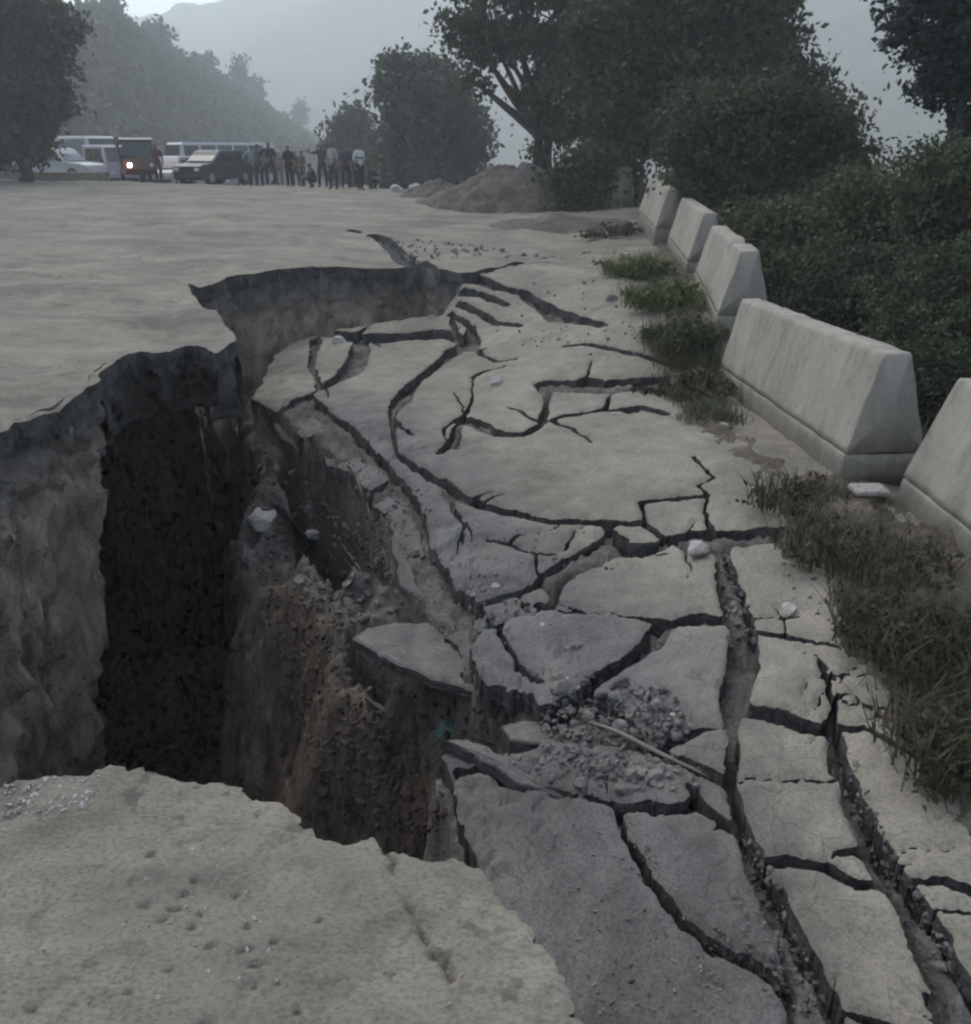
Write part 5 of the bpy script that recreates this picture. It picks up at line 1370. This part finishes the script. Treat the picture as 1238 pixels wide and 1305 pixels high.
for i, (px, py, Y, lb, sh, tr, h, yw, ps) in enumerate((
        (316, 242, 43, 'person in a brown jacket behind the dark jeep', (.07, .05, .04), (.03, .03, .035), 1.68, 2.8, 'stand'),
        (325, 243, 41, 'person in a pale blue shirt beside the dark jeep', (.16, .19, .23), (.03, .03, .04), 1.7, 3.4, 'akimbo'),
        (339, 242, 44, 'person in grey, half hidden behind the slate blue figure', (.11, .11, .11), (.03, .03, .03), 1.74, 3.1, 'stand'),
        (379, 245, 43, 'person in dark red behind the black-clad figure', (.10, .035, .035), (.03, .03, .035), 1.62, 2.5, 'stand'),
        (413, 247, 39, 'person in dark green pointing at the collapse', (.03, .045, .035), (.025, .025, .03), 1.72, 2.9, 'point'),
        (451, 247, 39, 'person in black between the two rightmost pale tops', (.018, .018, .02), (.015, .015, .018), 1.7, 3.2, 'akimbo'),
        (473, 246, 37.5, 'person in dark clothes squatting at the right end of the bystanders', (.025, .026, .03), (.02, .02, .022), 1.65, 4.0, 'squat'),
        (190, 240, 40, 'person in dark clothes standing beside the rickshaw', (.02, .02, .025), (.02, .02, .022), 1.72, 2.7, 'stand'),
        (205, 241, 41, 'person in a maroon top in front of the silver car', (.08, .03, .035), (.03, .03, .035), 1.66, 3.3, 'stand'))):
    person(px, py, Y, lb, sh, tr, h, yw, ps, 20 + i)

# ------------------------------------------------------------------ vehicles waiting beyond the crest
RUBBER = mat_plain('rubber', (0.015, 0.015, 0.015), .8); GLASS = mat_plain('dark_glass', (0.02, 0.024, 0.028), .12, 0, .05, 4, .6); CHROME = mat_plain('bare_metal', (.35, .35, .36), .35, .8)
LAMP_OFF = mat_plain('lamp_glass', (.45, .45, .43), .2); LAMP_ON = mat_emit('lit_headlight', (1.0, .90, .75), 14); RED = mat_plain('red_paint', (.085, .03, .028), .5)
def wheel(root, x, y, r, w):
    t = MB(); n = 20
    for (a0, r0, r1) in ((0, r, r),):
        vs = []; prof = [(-w / 2, r * .55), (-w / 2, r * .9), (-w * .3, r), (w * .3, r), (w / 2, r * .9), (w / 2, r * .55)]
        for i in range(n):
            a = 2 * math.pi * i / n
            for yy_, rr_ in prof: vs.append((x + rr_ * math.cos(a), y + yy_, r + rr_ * math.sin(a)))
        m = len(prof); fs = [(i * m + k, i * m + k + 1, ((i + 1) % n) * m + k + 1, ((i + 1) % n) * m + k) for i in range(n) for k in range(m - 1)]
        t.add(vs, fs)
    o = link('wheel', t.mesh('wheel', RUBBER, True), root)
    h = MB(); h.tube([(x, y - w * .42, r), (x, y + w * .42, r)], r * .57, 14); link('rim', h.mesh('rim', CHROME), o)
def vehicle(px, py, Y, yaw, label, name, cat, paint, L, W, H, hood=0.25, screen=.14, rear=.1, lit=(), belt=.52, cargo=None, z=None, boxy=False):
    g = at_y(px, py, Y); zz = float(H_road(g[0], g[1])) if z is None else z
    root = link(name, None, None, (g[0], g[1], zz), (0, 0, yaw)); r = .34 if H < 2.2 else .45; c = r * .75
    x0, x1 = -L / 2, L / 2
    hb = c + (H - c) * belt
    if boxy: prof = [(x0 + .05, c), (x1 - .05, c), (x1, c + .15), (x1 - .05, hb), (x1 - .05 - screen * L, H - .1), (x1 - .2 - screen * L, H), (x0 + .12, H), (x0, H - .12), (x0, c + .15)]
    else: prof = [(x0 + .1, c), (x1 - .1, c), (x1, c + .18), (x1 - .04, hb - .14), (x1 - .25, hb - .06), (x1 - hood * L, hb), (x1 - (hood + screen) * L, H - .04), (x1 - (hood + screen) * L - .2, H), (x0 + rear * L + .15, H), (x0 + rear * L, H - .04), (x0 + .06, hb), (x0, hb - .15), (x0, c + .2)]
    n = len(prof); cen = np.mean(prof, axis=0); mb = MB(); rings = []
    for t, k in ((-.5, .94), (-.47, 1.0), (.47, 1.0), (.5, .94)):
        rg_ = []
        for (x, z_) in prof:
            tuck = 0.10 * max(0, (z_ - hb) / (H - hb)) if z_ > hb else 0
            rg_.append((cen[0] + (x - cen[0]) * k, t * W * (1 - tuck), cen[1] + (z_ - cen[1]) * k))
        rings.append(rg_)
    vs = sum(rings, []); fs = [tuple(range(n)), tuple(range(4 * n - 1, 3 * n - 1, -1))]
    for q in range(3):
        for i in range(n): fs.append((q * n + i, (q + 1) * n + i, (q + 1) * n + (i + 1) % n, q * n + (i + 1) % n))
    mb.add(vs, fs); mb.build('body', paint, root, False)
    # windscreen, side and rear windows stand a little proud of the body
    fx = x1 - (.05 if boxy else hood * L); fx2 = fx - screen * L
    def quad(nm, p, mat=GLASS):
        m_ = MB(); p = [Vector(q) for q in p]; nn = (p[1] - p[0]).cross(p[2] - p[0]).normalized() * .012
        m_.add([q - nn for q in p] + [q + nn for q in p], [(0, 1, 2, 3), (7, 6, 5, 4), (0, 4, 5, 1), (1, 5, 6, 2), (2, 6, 7, 3), (3, 7, 4, 0)]); m_.build(nm, mat, root)
    w1, w2 = W * .44, W * .40
    quad('windscreen', [(fx - .03 + .02, -w1, hb + .06), (fx - .03 + .02, w1, hb + .06), (fx2 + .05, w2, H - .13), (fx2 + .05, -w2, H - .13)])
    nwin = 2 if L < 5 else 5; xa, xb = x0 + rear * L + .12, fx2 - .04
    for s in (-1, 1):
        for i in range(nwin):
            a = xa + (xb - xa) * (i + .06) / nwin; b = xa + (xb - xa) * (i + .94) / nwin
            quad('side_window', [(a, s * W * .492, hb + .06), (b, s * W * .492, hb + .06), (b, s * W * .458, H - .16), (a, s * W * .458, H - .16)])
        o = MB().box((x1 - .02, s * W * .36, hb - .28 if not boxy else c + .4), (.08, W * .17, .15), 0, None, 1, .03); o.build('headlight', LAMP_ON if s in lit else LAMP_OFF, root)
        MB().box((fx - .25, s * (W / 2 + .09), hb + .12), (.1, .16, .13), 0, None, 1, .03).build('wing_mirror', RUBBER, root)
    MB().box((x1 + .01, 0, c + .12), (.12, W * .9, .18), 0, None, 1, .04).build('bumper', RUBBER, root)
    for xw in (x0 + L * .19, x1 - L * .19):
        for s in (-1, 1): wheel(root, xw, s * (W / 2 - .08), r, .22)
    return tag(root, label, cat, 'vehicles waiting beyond the crest')
PW = mat_plain('white_paint', (.36, .37, .38), .45, 0, .06); PL = mat_plain('lilac_paint', (.30, .28, .32), .45, 0, .06); PD = mat_plain('dark_paint', (.022, .024, .032), .35, 0, .1); PS = mat_plain('silver_paint', (.25, .26, .27), .4, .3, .06)
def face(px, a): return -math.pi / 2 + a + math.atan((px - CXP) / FPX) * -1
vehicle(108, 236, 52, face(108, .55), 'white box-bodied van behind the others at the far left', 'white_van', 'van', PW, 5.4, 2.0, 2.75, boxy=True, screen=.09, belt=.5)
vehicle(146, 238, 47, face(146, .25), 'pale lilac minibus left of the rickshaw', 'minibus', 'minibus', PL, 4.2, 1.65, 1.95, boxy=True, screen=.12, belt=.52)
vehicle(218, 240, 47, face(218, -.35), 'silver car between the rickshaw and the dark jeep', 'silver_car', 'car', PS, 4.2, 1.7, 1.5)
vehicle(276, 241, 41.5, face(276, -.75), 'dark jeep in front of the long white bus', 'dark_jeep', 'jeep', PD, 3.5, 1.6, 1.45, belt=.58)
vehicle(285, 240, 56, face(285, -1.1), 'long white bus behind the dark jeep', 'white_bus', 'bus', PW, 6.4, 2.2, 2.9, boxy=True, screen=.05, belt=.5)
vehicle(80, 236, 44, face(80, .9), 'white car parked under the left tree', 'white_car', 'car', PW, 4.0, 1.65, 1.5)
vehicle(318, 240, 50, face(318, -.9), 'grey hatchback right of the dark jeep', 'grey_hatchback', 'car', PS, 3.7, 1.6, 1.5, hood=.2)
vehicle(232, 238, 52, face(232, .5), 'white pickup cab behind the silver car', 'white_pickup', 'pickup', PW, 4.6, 1.75, 1.8, belt=.55)
vehicle(38, 236, 46, face(38, .7), 'dark van under the left tree', 'dark_van', 'van', PD, 4.5, 1.8, 2.0, boxy=True, screen=.1)
# three-wheeled rickshaw with one lit headlamp
g = at_y(179, 240, 39); root = link('auto_rickshaw', None, None, (g[0], g[1], float(H_road(g[0], g[1]))), (0, 0, face(179, .1)))
MB().prism([(-1.15, .35), (.95, .35), (1.15, .55), (1.1, .95), (.75, 1.0), (.2, .55), (-.1, .55), (-.15, .95), (-1.15, .95)], -.6, .6).build('tub', RED, root)
mb = MB(); mb.prism([(-1.2, 1.55), (.72, 1.6), (.78, 1.68), (.5, 1.76), (-1.1, 1.76), (-1.22, 1.66)], -.64, .64); mb.build('canopy', PD, root)
for s in (-1, 1):
    mb = MB(); mb.tube([(.98, s * .55, .95), (.72, s * .58, 1.62)], .035, 6); mb.build('pillar', PD, root)
    mb = MB(); mb.tube([(-.2, s * .58, .9), (-.25, s * .6, 1.6)], .03, 6); mb.build('pillar', PD, root)
    mb = MB(); mb.box((-.85, s * .6, 1.25), (.65, .03, .6)); mb.build('side_panel', PD, root)
    MB().box((1.16, s * .42, .72), (.06, .14, .14), 0, None, 1, .03).build('headlight', LAMP_ON if s < 0 else LAMP_OFF, root)
    wheel(root, -.8, s * .55, .24, .14)
wheel(root, .95, 0, .24, .14)
mb = MB(); mb.add([(.96, -.5, 1.02), (.96, .5, 1.02), (.74, .53, 1.56), (.74, -.53, 1.56)], [(0, 1, 2, 3)]); o = mb.build('windscreen', GLASS, root)
o.modifiers.new('t', 'SOLIDIFY').thickness = .01
MB().box((-.55, 0, .85), (.5, 1.0, .5), 0, None, 1, .05).build('seat', RUBBER, root)
tag(root, 'dark three-wheeled rickshaw with a lit headlamp', 'rickshaw', 'vehicles waiting beyond the crest')

# ------------------------------------------------------------------ haze
bpy.context.view_layer.update()
top = max((o.matrix_world @ Vector(c)).z for o in sc.objects if o.type == 'MESH' for c in o.bound_box) + 4
mb = MB(); R_ = 2700; mb.box((0, 0, (top - 30) / 2), (2 * R_, 2 * R_, top + 30)); 
hm = bpy.data.materials.new('haze_air'); hm.use_nodes = True; nt = hm.node_tree; nt.nodes.remove(nt.nodes['Principled BSDF'])
pv = nt.nodes.new('ShaderNodeVolumePrincipled'); pv.inputs['Color'].default_value = (.93, .985, .985, 1); pv.inputs['Density'].default_value = .0019; pv.inputs['Anisotropy'].default_value = .2
nt.links.new(pv.outputs[0], nt.nodes['Material Output'].inputs['Volume'])
hz = mb.build('haze', hm); tag(hz, 'pale blue-grey haze filling the valley air', 'haze', kind='stuff')
print('haze top', top)
